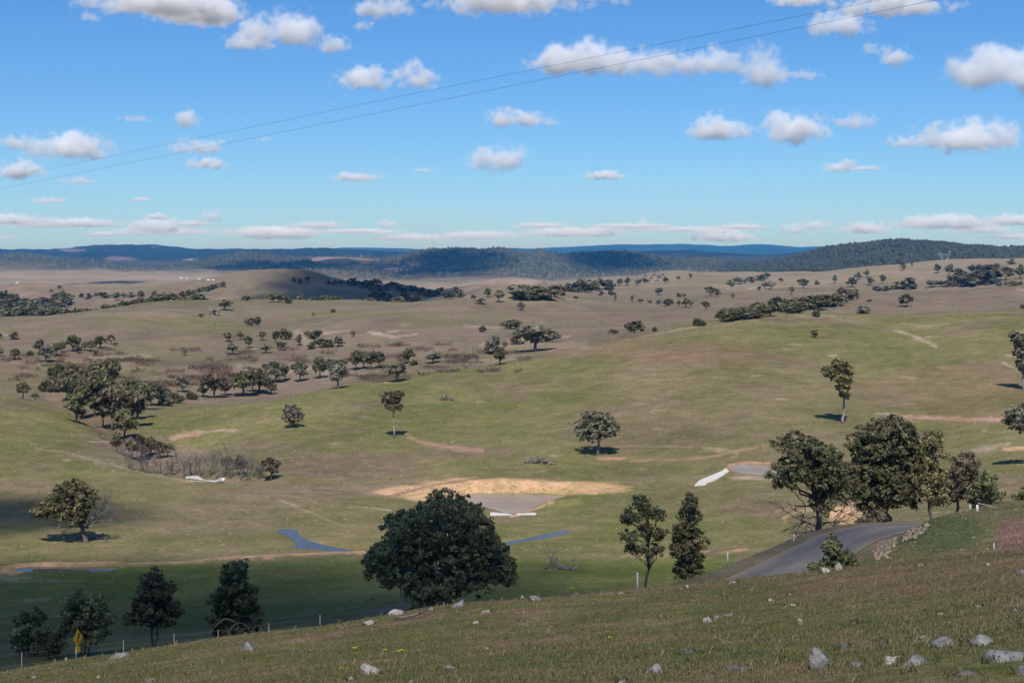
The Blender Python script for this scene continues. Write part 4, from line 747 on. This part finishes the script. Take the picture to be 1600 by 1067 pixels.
# foreground grass
m, nt, b = new_mat('grass_blades'); g = G(nt); tr_ = g.n('ShaderNodeBsdfTranslucent'); mx = g.n('ShaderNodeMixShader'); mx.inputs[0].default_value = .25; ca = g.attr(); nt.links.new(ca, b.inputs['Base Color']); nt.links.new(ca, tr_.inputs[0])
nt.links.new(b.outputs[0], mx.inputs[1]); nt.links.new(tr_.outputs[0], mx.inputs[2]); nt.links.new(mx.outputs[0], nt.nodes['Material Output'].inputs[0]); b.inputs['Specular IOR Level'].default_value = .1; M['blade'] = m
mask0 = (PXX > -60) & (PXX < 1660) & (PYY < 1085) & (YY > 9) & (YY < 62); bankm = (PXX > 1290) & (PXX < 1660) & (YY > 55) & (YY < 118) & (road_d > 4.2)
def grass(n, hmin, hmax, wid, blades, straw, mask=mask0):
    P, cc = cells(mask, n); n = len(P); P = np.repeat(P, blades, 0)+rng.normal(size=(n*blades, 3))*np.array([.035, .035, 0]); N = len(P)
    hgt = rng.uniform(hmin, hmax, N)*(.75+P[:, 1]*.008); a = rng.random(N)*6.28; ln = rng.uniform(.1, .75, N)*hgt; w = wid*rng.uniform(.6, 1.5, N)*(.6+P[:, 1]*.028)
    d = np.stack([np.cos(a), np.sin(a), 0*a], 1); sd = np.stack([-np.sin(a), np.cos(a), 0*a], 1); up = np.array([[0, 0, 1.]])
    V = np.stack([P-sd*w[:, None]-up*.01, P+sd*w[:, None]-up*.01, P+d*(ln*.35)[:, None]+up*(hgt*.7)[:, None]+sd*(w*.7)[:, None], P+d*ln[:, None]+up*hgt[:, None]], 1).reshape(-1, 3)
    i = np.arange(N)*4; f = np.stack([i, i+1, i+2, i+3], 1)
    k = rng.random((N, 1)); ccr = np.repeat(cc, blades, 0)
    col = np.where(k < straw, np.array([[.30,.245,.145]]), np.where(k < straw+.3, np.array([[.19,.14,.085]]), np.array([[.105,.122,.040]])))*rng.uniform(.7, 1.25, (N, 1))
    return V, f, np.repeat(col*.6+ccr*.5, 4, 0)
mb = MB()
for args in [(60000, .012, .040, .006, 4, .20), (1100, .06, .16, .0035, 3, .8), (6000, .02, .07, .007, 4, .4, bankm)]:
    V, f, c_ = grass(*args); mb.add(V, f4=f, col=c_)
tag(mb.build('grass', M['blade']), 'short green and straw grass covering the stony slope', kind='stuff')

# ------------------------------------------------------------------ rocks
def rock_mat(name, a, b_, lich):
    m, nt, b = new_mat(name); g = G(nt); p = g.obj(); oi = g.n('ShaderNodeObjectInfo').outputs['Location']; ad = g.n('ShaderNodeVectorMath', operation='ADD'); g.put(ad.inputs[0], p); g.put(ad.inputs[1], oi); p = ad.outputs[0]
    c = g.mix(g.ramp(g.noise(p, 6, 5, .65), .35, .65), a, b_); c = g.mix(g.ramp(g.noise(p, 22, 3), .56, .64), c, (.07,.068,.064)); c = g.mix(g.math('MULTIPLY', g.ramp(g.noise(p, 11, 3), .58, .68), .7), c, lich)
    nt.links.new(c, b.inputs['Base Color']); nt.links.new(g.bump(g.noise(p, 16, 5, .7), .03), b.inputs['Normal']); return m
M['granite'] = rock_mat('lichened_granite', (.235,.225,.220), (.125,.12,.118), (.33,.34,.29)); M['paleRock'] = rock_mat('pale_quartz_stone', (.36,.325,.285), (.23,.205,.18), (.42,.40,.34)); M['darkRock'] = rock_mat('dark_weathered_stone', (.13,.12,.115), (.075,.07,.068), (.22,.22,.19)); M['brownRock'] = rock_mat('brown_stone', (.30,.24,.17), (.21,.165,.12), (.36,.31,.24))
ROCKS = []
def rock(px, py, w, h, mat='granite', label=None, name='stone', dep=.8, ymin=9., seed=None, sub=None):
    p = hit(px, py, ymin)
    if p is None: return
    r = np.random.default_rng(seed or int(px*7+py)); S = p[1]/F; hw = w/2*S; hh = h*S
    V, f = (I3, I3f) if (w > 16 if sub is None else sub) else (I2, I2f)
    V = V.copy(); 
    for k in range(11):                                   # chip flat facets
        d = r.normal(size=3); d /= np.linalg.norm(d); cut = r.uniform(.42, .8); q = V@d; V -= np.clip(q-cut, 0, None)[:, None]*d[None]*.9
    nz = sum(np.sin(V@(r.normal(size=3)*(3+3*k))+r.uniform(0, 6))*.085/(1+.4*k) for k in range(6)); V *= (1+nz+r.normal(size=len(V))*.03)[:, None]
    V[:, 0] /= np.abs(V[:, 0]).max(); V[:, 2] /= V[:, 2].max()
    V *= np.array([hw, hw*dep, hh]); V[:, 2] = np.where(V[:, 2] < 0, V[:, 2]*.35, V[:, 2])
    o = link(bpy.data.objects.new(name, mesh_np(name, V, f, M[mat], None, False))); o.location = (p[0], p[1], p[2]-.14*hh); ROCKS.append((p, hw, hw*dep)) if p[1] < 70 else None; o.rotation_euler = (0, 0, r.normal()*.15)
    if label: tag(o, label, 'rock')
    else: tag(o, {'granite': 'small grey lichened stone half buried in the grassy slope', 'paleRock': 'small pale stone lying on the grassy slope', 'darkRock': 'small dark weathered stone in the grassy slope', 'brownRock': 'small brown stone on the grassy slope'}[mat], 'rock', 'loose stones on the grassy slope')
    return o
for a in [(184,1028,38,10,'granite','flat grey boulder at the foot of a fence picket'),(389,1016,28,17,'granite','grey block-shaped boulder below the cone-shaped tree'),(620,960,28,11,'paleRock','pale rounded boulder beside the fallen log'),(579,975,24,8,'paleRock','flat pale boulder between the fallen log and the wheel track'),
          (717,948,32,13,'granite','smooth grey boulder in front of the dense dark tree'),(578,1053,37,22,'paleRock','whitish speckled rounded boulder near the yellow flowers'),(839,938,28,9,'granite','low grey boulder on the crest before the dead branches'),(899,932,16,9,'darkRock','dark grey stone beside a yellow flower on the crest'),
          (1105,973,21,12,'paleRock','pale pointed stone with bare soil around it'),(1024,1052,26,20,'granite','angular grey stone with one dark shaded face'),(1281,1045,34,43,'granite','upright lichen-covered boulder standing tall in the grass'),(1291,895,18,10,'paleRock','left of two pale boulders before the small cypress'),(1310,891,14,14,'paleRock','right and taller of two pale boulders before the small cypress'),
          (1250,975,13,11,'brownRock','rounded tan stone sitting alone on mixed grass'),(1478,1009,46,17,'granite','jagged grey outcrop with a small pointed tip'),(1544,1006,56,17,'granite','mottled black and white outcrop beside the jagged one'),(1585,1028,104,18,'granite','long low slab of blue-grey rock'),(1394,1036,30,15,'paleRock','pale green lichened end of the broken slab'),(1434,1038,64,14,'granite','long grey broken slab beside the lichened end'),(1598,1053,28,18,'granite','knobbly grey boulder below the long low slab'),(1505,1055,46,9,'darkRock','dark sunken stone below the broken slab'),(1152,1048,46,9,'darkRock','dark flat weathered stone sunk in green grass')]:
    rock(*a, name='boulder')
for a in [(156,1058,11,6,'paleRock'),(54,1058,18,4,'granite'),(238,1064,20,4,'granite'),(674,953,13,6,'paleRock'),(534,982,13,4,'granite'),(550,1062,15,9,'granite'),(644,1067,15,7,'granite'),(703,1045,26,8,'granite'),(760,957,20,5,'paleRock'),(745,973,15,5,'paleRock'),(759,1014,15,5,'granite'),
          (816,937,8,9,'granite'),(941,926,10,5,'granite'),(972,928,20,7,'granite'),(1019,923,10,5,'granite'),(1065,921,9,4,'paleRock'),(1074,918,8,5,'paleRock'),(1146,911,20,4,'paleRock'),(1035,967,10,9,'brownRock'),(1136,962,24,5,'granite'),(1122,965,18,5,'granite'),(815,971,9,4,'paleRock'),(822,1008,10,5,'granite'),(836,1014,14,4,'granite'),(997,1033,8,6,'paleRock'),(1003,1049,18,4,'paleRock'),(1072,1021,28,9,'darkRock'),(1110,1019,7,4,'granite'),(1076,1037,9,4,'paleRock'),(1192,1003,15,4,'granite'),(972,1067,19,6,'granite'),
          (1334,974,12,5,'granite'),(1241,946,26,5,'brownRock'),(1214,1016,10,7,'granite'),(1226,1034,11,7,'granite'),(1379,1006,17,10,'granite'),(1440,998,22,8,'granite'),(1340,1039,50,6,'granite'),(1320,1012,26,8,'darkRock'),(1544,883,11,5,'paleRock'),(1596,898,18,9,'granite'),(1415,1050,20,5,'granite'),(1237,930,12,4,'paleRock'),(1205,938,12,4,'paleRock'),(1438,884,14,4,'paleRock'),(1470,960,14,4,'brownRock'),(1590,955,14,5,'granite'),(1530,948,14,4,'brownRock'),(905,985,8,4,'brownRock'),(1180,995,9,4,'brownRock'),(430,1000,8,4,'granite'),(480,1020,8,4,'brownRock'),(300,1040,8,4,'brownRock'),(110,1045,8,4,'granite')]:
    rock(*a)
for k, (px, py, w, h) in enumerate([(1003,434,8,5),(1009,429,7,5),(1017,433,8,6),(1023,428,9,6),(1030,432,9,7),(1036,428,7,5),(997,437,6,4),(1042,435,7,4),(1012,437,8,4),(1027,437,8,4)]):
    p = rock(px, py+3, w, h, 'darkRock', 'grey boulder in the tree-ringed outcrop on the upland', 'boulder', ymin=1500, sub=0, seed=k+400)
    if p: p['group'] = 'pale upland outcrop'
pts = []
for p, a, b_ in ROCKS:
    for k in range(int(8+30*a)):
        t = random.uniform(0, 6.28); q_ = random.uniform(.85, 1.25); x = p[0]+math.cos(t)*a*q_; y = p[1]+math.sin(t)*b_*q_; pts.append((x, y, ground(x, y)))
P = np.repeat(np.array(pts), 5, 0)+rng.normal(size=(len(pts)*5, 3))*np.array([.02, .02, 0]); N = len(P); hg = rng.uniform(.03, .11, N)*(.7+P[:, 1]*.008); a = rng.random(N)*6.28; w_ = .0035*(.6+P[:, 1]*.028); d = np.stack([np.cos(a), np.sin(a), 0*a], 1); sd = np.stack([-np.sin(a), np.cos(a), 0*a], 1)*w_[:, None]; up = np.array([[0, 0, 1.]])
V = np.stack([P-sd, P+sd, P+d*(hg*.25)[:, None]+up*(hg*.7)[:, None]+sd*.7, P+d*(hg*.6)[:, None]+up*hg[:, None]], 1).reshape(-1, 3); i = np.arange(N)*4; k = rng.random((N, 1))
mb = MB(); mb.add(V, f4=np.stack([i, i+1, i+2, i+3], 1), col=np.repeat(np.where(k < .4, np.array([[.27,.22,.13]]), np.array([[.10,.118,.04]]))*rng.uniform(.7, 1.2, (N, 1)), 4, 0)); tag(mb.build('grass', M['blade']), 'longer grass growing round the stones of the slope', kind='stuff')
# rubble on the cut bank beside the road
mb = MB(); pts = []
for k in range(420):
    t = random.random(); px = 1374+34*t+random.gauss(0, 5)+(30*t if t > .6 else 0); py = 868-42*t+random.gauss(0, 3); h = hit(px, py, 64)
    if h is not None and h[1] < 150 and (seg_dist(np.array([h[0]]), np.array([h[1]]), RC)[0][0] > 3.6): pts.append(h)
P = np.array(pts); tn = rng.uniform(.6, 1.2, (len(P), 1)); blobs(mb, P, rng.uniform(.07, .26, len(P)), I1, I1f, tn*np.array([[.24,.19,.135]]), .7); tag(mb.build('rubble', M['farleaf']), 'loose brown rubble along the cut bank beside the road', kind='stuff')

mb = MB(); pts = []
for k in range(900):
    px = random.uniform(590, 985); py = random.uniform(748, 785); h = hit(px, py, 200); j = int(np.argmin(np.abs(YY[:, int(round(colidx(px)))]-h[1])))
    if C[j, int(round(colidx(px))), 0] > .33 and not inside(np.array([h[0]]), np.array([h[1]]), POND['dam'][0])[0]: pts.append(h)
P = np.array(pts); P = P[::2]; tn = rng.uniform(.8, 1.1, (len(P), 1)); blobs(mb, P, rng.uniform(.10, .34, len(P)), I1, I1f, tn*np.array([[.47,.325,.17]]), .6, jit=.3); tag(mb.build('clods', M['farleaf']), 'clods of pale orange earth over the excavated dam bank', kind='stuff')

# ------------------------------------------------------------------ dead wood
def dead(name, label, cat, px, py, width, n, seed, mat='greybark', up=.5, depth=3):
    p = hit(px, py, 20); r = np.random.default_rng(seed); root = empty(name, p); tag(root, label, cat); W = width/F*p[1]
    for k in range(n):
        mb = MB(); d = np.array([r.normal(), r.normal()*.5, abs(r.normal())*up]); twigs(mb, np.array([r.uniform(-.35, .35)*W, r.uniform(-.2, .2)*W, .05]), d, W*r.uniform(.18, .34), W*.018*r.uniform(.7, 1.3), depth, r, .1, (1, 2), .5); mb.build('branch', M[mat], root, True)
    return root
def pile(name, label, px, py, width, height, n, seed):
    p = hit(px, py, 20); r = np.random.default_rng(seed); root = empty(name, p); tag(root, label, 'wood pile'); S = p[1]/F; W = width*S/2; Hh = height*S
    for k in range(n):
        u = r.uniform(-1, 1); c = np.array([u*W*.8, r.normal()*W*.2, max(.1, Hh*(1-abs(u))*r.uniform(.1, .9))]); a = r.uniform(0, 3.14); d = np.array([math.cos(a), math.sin(a)*.6, r.normal()*.25])*r.uniform(.9, 1.8)
        mb = MB(); mb.tube(curve(c-d/2, c+d/2, .03, 4, .03, r), np.array([.13, .12, .10, .07])*r.uniform(.6, 1.4), 5); mb.build('log', M[r.choice(['greybark', 'greybark', 'darkbark', 'palebark'])], root, True)
dead('fallen_tree', 'grey tangle of fallen dead branches in the shaded paddock', 'dead tree', 868, 887, 78, 11, 3, up=.6)
pile('wood_pile', 'low dark heap of logs and branches above the orange dam bank', 840, 724, 62, 13, 60, 4); pile('wood_pile', 'small pale heap of stacked branches high on the green slope', 698, 625, 30, 13, 40, 5)
p = hit(640, 968, 20); mb = MB(); L = 46/F*p[1]; mb.tube(curve((-L*.5, 0, .05), (L*.5, .3, .2), -.04, 7, .015), [.06, .058, .055, .05, .05, .045, .03], 7); o = mb.build('fallen_log', M['darkbark'], None, True); o.location = p; mb = MB(); twigs(mb, np.array([L*.3, .15, .15]), (.5, .1, 1), L*.12, .02, 1, rng); mb.build('branch_stub', M['greybark'], o, True); tag(o, 'dark charred log lying on the crest before the dense tree', 'log')
rb = np.random.default_rng(9); q = 0
for px, by, h_, wpx in [(222,736,30,26),(245,738,28,24),(264,740,30,22),(280,738,32,26),(300,742,36,28),(318,742,42,30),(335,742,44,28),(350,744,40,26),(366,745,36,24),(384,746,40,24),(398,746,36,24),(290,745,26,20),(328,745,30,22),(210,732,30,24),(232,740,24,20),(255,742,26,22),(272,742,24,20),(308,746,30,22),(342,747,34,22),(358,747,30,22),(376,748,30,20),(392,749,30,20),(408,748,32,22)]:
    h_ *= rb.uniform(.75, 1.5); px += rb.normal()*3
    h = hit(px, by, 200); S = h[1]/F; root = empty('bare_tree', h); mb = MB()
    for k in range(5): twigs(mb, np.array([rb.normal()*.45, rb.normal()*.4, -.1]), (rb.normal()*.3, rb.normal()*.3, 1.), h_*S*rb.uniform(.3, .45), .075, 4, rb, .45, (2, 4), .45)
    mb.build('branch', M['greybark'], root, True); tag(root, 'leafless grey-brown tree in the gully thicket beside the white spillway', 'tree', 'bare gully thicket')
for px, by, h_, lab in [(1040,518,14,'bare pale dead tree on the green hill skyline'),(651,586,12,'small bare dead bush beyond the creek line'),(740,553,16,'white dead tree among the heath by the gully head'),(1488,478,10,'thin dead sapling on the brown upland')]:
    h = hit(px, by, 66); S = h[1]/F; root = empty('dead_tree', h); mb = MB()
    for k in range(3): twigs(mb, np.array([0, 0, -.1]), (rb.normal()*.4, rb.normal()*.3, 1.), h_*S*.42, .14, 3, rb, .3, (2, 3), .55)
    mb.build('branch', M['palebark'], root, True); tag(root, lab, 'dead tree')
p = hit(350, 1001, 20); root = empty('arched_branch', (p[0], p[1]+1, p[2])); tag(root, 'dead branches arching over the grass before the cone-shaped tree', 'branch')
for x0, x1, z in [(-.7, .55, .42), (-.1, .85, .30), (.75, 1.2, .25), (1.4, 1.3, .35), (1.7, 1.9, .3), (1.5, 1.7, .28)]:
    mb = MB(); t = np.linspace(0, 1, 9); mb.tube(np.stack([x0+(x1-x0)*t, .1*np.sin(5*t), z*np.sin(np.pi*t*(1 if x1-x0 > .4 else .5))*1.2], 1), np.linspace(.006, .003, 9), 4); mb.build('twig', M['greybark'], root, True)

# ------------------------------------------------------------------ made things
def plain(name, col, rough=.6, metal=0., nz=.15):
    m, nt, b = new_mat(name); g = G(nt); f = g.ramp(g.noise(g.obj(), 9, 4), .3, .7); nt.links.new(g.mix(f, tuple(c*(1-nz) for c in col), tuple(min(1, c*(1+nz)) for c in col)), b.inputs['Base Color']); b.inputs['Roughness'].default_value = rough; b.inputs['Metallic'].default_value = metal; M[name] = m
plain('weathered_post', (.42,.41,.39)); plain('white_post', (.55,.55,.53)); plain('picket_steel', (.20,.20,.20), .6, .2); plain('sign_yellow', (.78,.46,.02), .4, 0, .06); plain('sign_black', (.015,.015,.015), .5); plain('sign_post_blue', (.045,.06,.10), .5); plain('concrete', (.62,.58,.52), .85, 0, .12); plain('galvanised', (.46,.47,.48), .5, .6); plain('cable', (.10,.10,.11), .5); plain('shed_wall', (.55,.54,.50), .7); plain('shed_roof', (.50,.50,.50), .5); plain('flower_yellow', (.75,.62,.03), .6); plain('stem_green', (.10,.14,.04)); plain('reflector_red', (.55,.03,.02), .4)
# roadside fence of steel pickets
fe = empty('wire_fence', (0, 0, 0)); tops = []
for px, tpy in [(-70,1030),(34,1018),(119,1008),(193,999),(272,989),(341,983),(420,973),(500,960)]:
    Y = 68.; x = (px-800)/F*Y; zt = -(tpy-HZ)/F*Y; zb = ground(x, Y)-.1; zt = max(zt, zb+.9); mb = MB()
    mb.box((x-.014, Y-.004, zb), (x+.014, Y+.004, zt)); mb.box((x-.004, Y+.004, zb), (x+.004, Y+.03, zt)); mb.build('picket', M['picket_steel'], fe); tops.append((x, Y, zt, zb))
for fr in (.04, .25, .45, .68):
    mb = MB(); Q = []
    for a, b_ in zip(tops[:-1], tops[1:]):
        for t in (0, .25, .5, .75): Q.append((a[0]+(b_[0]-a[0])*t, 67.99, (a[2]-fr*1.3)*(1-t)+(b_[2]-fr*1.3)*t-.05*math.sin(math.pi*t)))
    mb.tube(Q, .002, 4); mb.build('wire', M['picket_steel'], fe)
tag(fe, 'wire fence of thin steel pickets running below the crest past the yellow sign', 'fence')
# yellow diamond warning sign, turned nearly edge on
Y = 90.; x = (121.5-800)/F*Y; zb = ground(x, Y); zt = -(983-HZ)/F*Y; sg = empty('road_sign', (x, Y, zb)); sg.rotation_euler = (0, 0, math.radians(74)); hT = zt-zb
mb = MB(); mb.tube([(0, .03, -.2), (0, .03, hT*.5), (0, .03, hT-.15)], .03, 8); mb.build('pole', M['galvanised'], sg)
def poly_plate(pts, y0, y1, mat, name, parent):
    n = len(pts); V = [(u, y0, v) for u, v in pts]+[(u, y1, v) for u, v in pts]; bm = bmesh.new(); vv = [bm.verts.new(p) for p in V]; bm.faces.new(vv[:n]); bm.faces.new(vv[n:][::-1])
    for k in range(n): bm.faces.new([vv[k], vv[n+k], vv[n+(k+1) % n], vv[(k+1) % n]])
    bmesh.ops.recalc_face_normals(bm, faces=bm.faces[:]); me = bpy.data.meshes.new(name); bm.to_mesh(me); bm.free(); me.materials.append(M[mat]); return link(bpy.data.objects.new(name, me), parent)
cz = hT-.55; s_ = .55; poly_plate([(0, cz-s_), (s_, cz), (0, cz+s_), (-s_, cz)], -.012, 0, 'sign_yellow', 'diamond_plate', sg)
fw_ = s_*.88; pl = poly_plate([(-.05, cz-.30), (.05, cz-.30), (.05, cz-.05), (.16, cz+.05), (.10, cz+.14), (.20, cz+.14), (.20, cz+.30), (.04, cz+.26), (.07, cz+.20), (-.02, cz+.10), (-.05, cz+.02)], -.018, -.013, 'sign_black', 'arrow_symbol', sg)
poly_plate([(-.3, cz-.92), (.3, cz-.92), (.3, cz-.58), (-.3, cz-.58)], -.012, 0, 'sign_yellow', 'advisory_plate', sg)
poly_plate([(-.14, cz-1.75), (.14, cz-1.75), (.14, cz-.98), (-.14, cz-.98)], -.012, 0, 'sign_post_blue', 'lower_plate', sg)
tag(sg, 'yellow diamond road warning sign on a post, turned almost edge on', 'sign')
def post(px, by, hpx, Y, mat, label, w=.09, refl=False, group=None, tilt=0., name='guide_post'):
    x = (px-800)/F*Y; zb = ground(x, Y); hh = max(.5, (-(by-hpx-HZ)/F*Y)-zb); o = empty(name, (x, Y, zb)); o.rotation_euler = (0, tilt, 0); mb = MB(); mb.box((-w/2, -w*.3, -.15), (w/2, w*.3, hh)); mb.build('shaft', M[mat], o)
    if refl: mb = MB(); mb.box((-w*.35, -w*.3-.006, hh-.28), (w*.35, -w*.3-.001, hh-.12)); mb.build('reflector', M['reflector_red'], o)
    return tag(o, label, 'post', group)
post(996, 917, 23, 104, 'white_post', 'white post on the grass edge before the airy gum', .11)
post(1240, 848, 13, 134, 'white_post', 'white guide post at the outer edge of the road below the broad gum', .13, True, None, .1)
post(1137, 873, 11, 118, 'weathered_post', 'pale guide post left of the road beyond the column-shaped tree', .12); post(103, 1031, 4, 80, 'weathered_post', 'short pale stub post beside the yellow sign', .10)
st = post(1527, 806, 16, 100, 'white_post', 'white strainer post with a slanting stay on the right roadside bank', .15, name='strainer_post'); mb = MB(); mb.tube([(.05, 0, .62), (.9, .1, .40), (1.75, .2, .1)], .022, 6); mb.build('stay', M['weathered_post'], st); post(1516, 802, 9, 108, 'weathered_post', 'weathered fence post beside the white strainer post', .12, name='fence_post'); post(1553, 868, 16, 60, 'weathered_post', 'thin weathered post at the corner of the dark green verge', .035, name='fence_post')
# white concrete spillways lying on the ground
def slab(pix, thick, label, z_up=.1, name='spillway', ymin=150.):
    P = [hit(u, v, ymin) for u, v in pix]; bm = bmesh.new(); n = len(P); a = [bm.verts.new((p[0], p[1], p[2]+z_up)) for p in P]; b_ = [bm.verts.new((p[0], p[1], p[2]-thick)) for p in P]
    bm.faces.new(a); bm.faces.new(b_[::-1])
    for k in range(n): bm.faces.new([a[k], b_[k], b_[(k+1) % n], a[(k+1) % n]])
    bmesh.ops.recalc_face_normals(bm, faces=bm.faces[:]); me = bpy.data.meshes.new(name); bm.to_mesh(me); bm.free(); me.materials.append(M['concrete']); return me
def spill(label, *parts):
    root = empty('spillway'); tag(root, label, 'spillway')
    for nm, pix in parts: link(bpy.data.objects.new(nm, slab(pix, .4, '', .10)), root)
spill('low white spillway apron with raised wings at the gully mouth', ('wing', [(290,745),(308,743.5),(319,750),(318,752.5),(291,751.5)]), ('sill', [(319,750),(337,751),(337,753),(318,752.6)]), ('wing', [(337,751),(345,746.5),(352,747.5),(349,752.5),(337,753)]))
spill('pair of white concrete wings at the outlet of the muddy dam', ('wing', [(766,801),(787,799.5),(800,805),(766,805.5)]), ('wing', [(806,804.5),(814,799),(838,802),(837,804.5)]))
spill('long white concrete chute falling from the small upper dam', ('chute', [(1086,757),(1094,750),(1128,736),(1134,731.5),(1139,737),(1132,742),(1104,755)]), ('sill', [(1085,759.5),(1086,757.6),(1104,755.6),(1103,758)]))
# overhead cables
def wirepts(pts):
    a = np.array(pts, float); co = np.polyfit(a[:, 0], a[:, 1], 2); Q = []
    for px in np.linspace(-320, 2000, 60):
        t = (px-800)/F; x1, y1, x2, y2 = -54., 150., 16., 62.; den = (x2-x1)-t*(y2-y1); k = (t*y1-x1)/den; Y = y1+k*(y2-y1)
        if Y < 12: break
        Q.append((t*Y, Y, -(np.polyval(co, px)-HZ)/F*Y))
    return Q
for pts, lab in [([(0,283),(400,191),(800,117),(1120,58),(1355,0)], 'upper of two thin overhead power cables crossing the sky'), ([(0,296),(400,213),(800,135),(1200,55),(1460,0)], 'lower of two thin overhead power cables crossing the sky')]:
    mb = MB(); mb.tube(wirepts(pts), .0075, 5); tag(mb.build('power_cable', M['cable'], None, True), lab, 'cable')
# lattice pylons
def pylon(px, by, hpx, label, ymin):
    p = hit(px, by, ymin); H = hpx/F*p[1]; o = empty('power_pylon', p); tag(o, label, 'pylon'); r = max(.007*H, .10*p[1]/F)
    for sgn in (-1, 1):
        mb = MB(); mb.tube([(sgn*.03*H, 0, -.02*H), (sgn*.05*H, 0, .3*H), (sgn*.24*H, 0, .82*H), (sgn*.24*H, 0, H)], r, 5); mb.tube([(sgn*.03*H, .06*H, -.02*H), (sgn*.04*H, .03*H, .3*H), (sgn*.16*H, 0, .82*H)], r*.8, 5)
        for k in range(4): z = .35+.12*k; mb.tube([(sgn*(.05+.19*(z-.3)/.52)*H, 0, z*H), (sgn*(.04+.12*(z-.24)/.52)*H, 0, (z+.08)*H)], r*.5, 4)
        mb.build('leg', M['galvanised'], o)
    mb = MB(); mb.tube([(-.36*H, 0, .83*H), (0, 0, .80*H), (.36*H, 0, .83*H)], r*.9, 5); mb.tube([(-.36*H, 0, .83*H), (-.24*H, 0, .9*H), (0, 0, .86*H), (.24*H, 0, .9*H), (.36*H, 0, .83*H)], r*.6, 4); mb.build('crossarm', M['galvanised'], o)
pylon(1476, 424, 32, 'lattice pylon standing against the dark forested hill', 1800); pylon(863, 466, 30, 'lattice pylon rising from the wood below the boulders', 1500); pylon(335, 508, 30, 'faint lattice pylon on the brown slope above the creek belt', 700)
# far farm sheds
def shed(px, by, wpx, label, ymin=1800):
    p = hit(px, by, ymin); W = wpx/F*p[1]; D = W*.6; Hh = W*.28; o = empty('farm_shed', p); tag(o, label, 'shed', 'sheds on the far plain'); mb = MB(); mb.box((-W/2, -D/2, -1), (W/2, D/2, Hh)); mb.build('wall', M['shed_wall'], o)
    mb = MB(); mb.add([(-W*.53,-D*.55,Hh),(W*.53,-D*.55,Hh),(W*.53,D*.55,Hh),(-W*.53,D*.55,Hh),(-W*.53,0,Hh*1.6),(W*.53,0,Hh*1.6)], f4=[(0,1,5,4),(2,3,4,5)], f3=[(0,4,3),(1,2,5)]); mb.build('roof', M['shed_roof'], o)
for px, by, wpx in [(283,435.5,5),(292,436,4),(311,437,5),(326,438,5),(333,438,4)]: shed(px, by, wpx, 'small white shed in the row at the foot of the far hills')
shed(516, 440, 7, 'white shed beside dark trees on the tan knoll'); shed(27, 443, 5, 'lone white shed on the open left plain')
# yellow flowers on the slope
for px, py in [(555,1016),(601,1018),(627,1019),(622,1021),(531,1047),(893,923),(952,999)]:
    p = hit(px, py, 9); o = empty('yellow_flower', p); S = p[1]/F; mb = MB(); hh = 5*S; r = np.random.default_rng(int(px))
    for k in range(4): mb.tube([(0, 0, 0), (r.normal()*hh*.3, r.normal()*hh*.2, hh*.9)], .004, 4)
    mb.build('stem', M['stem_green'], o); mb = MB(); c = np.stack([r.normal(size=8)*hh*.4, r.normal(size=8)*hh*.3, hh*r.uniform(.7, 1.1, 8)], 1); leaves(mb, c, hh*.14, 5, hh*.22, None, np.ones(8), r); mb.build('petals', M['flower_yellow'], o)
    tag(o, 'bright yellow wildflower in the slope grass', 'flower', 'yellow wildflowers')
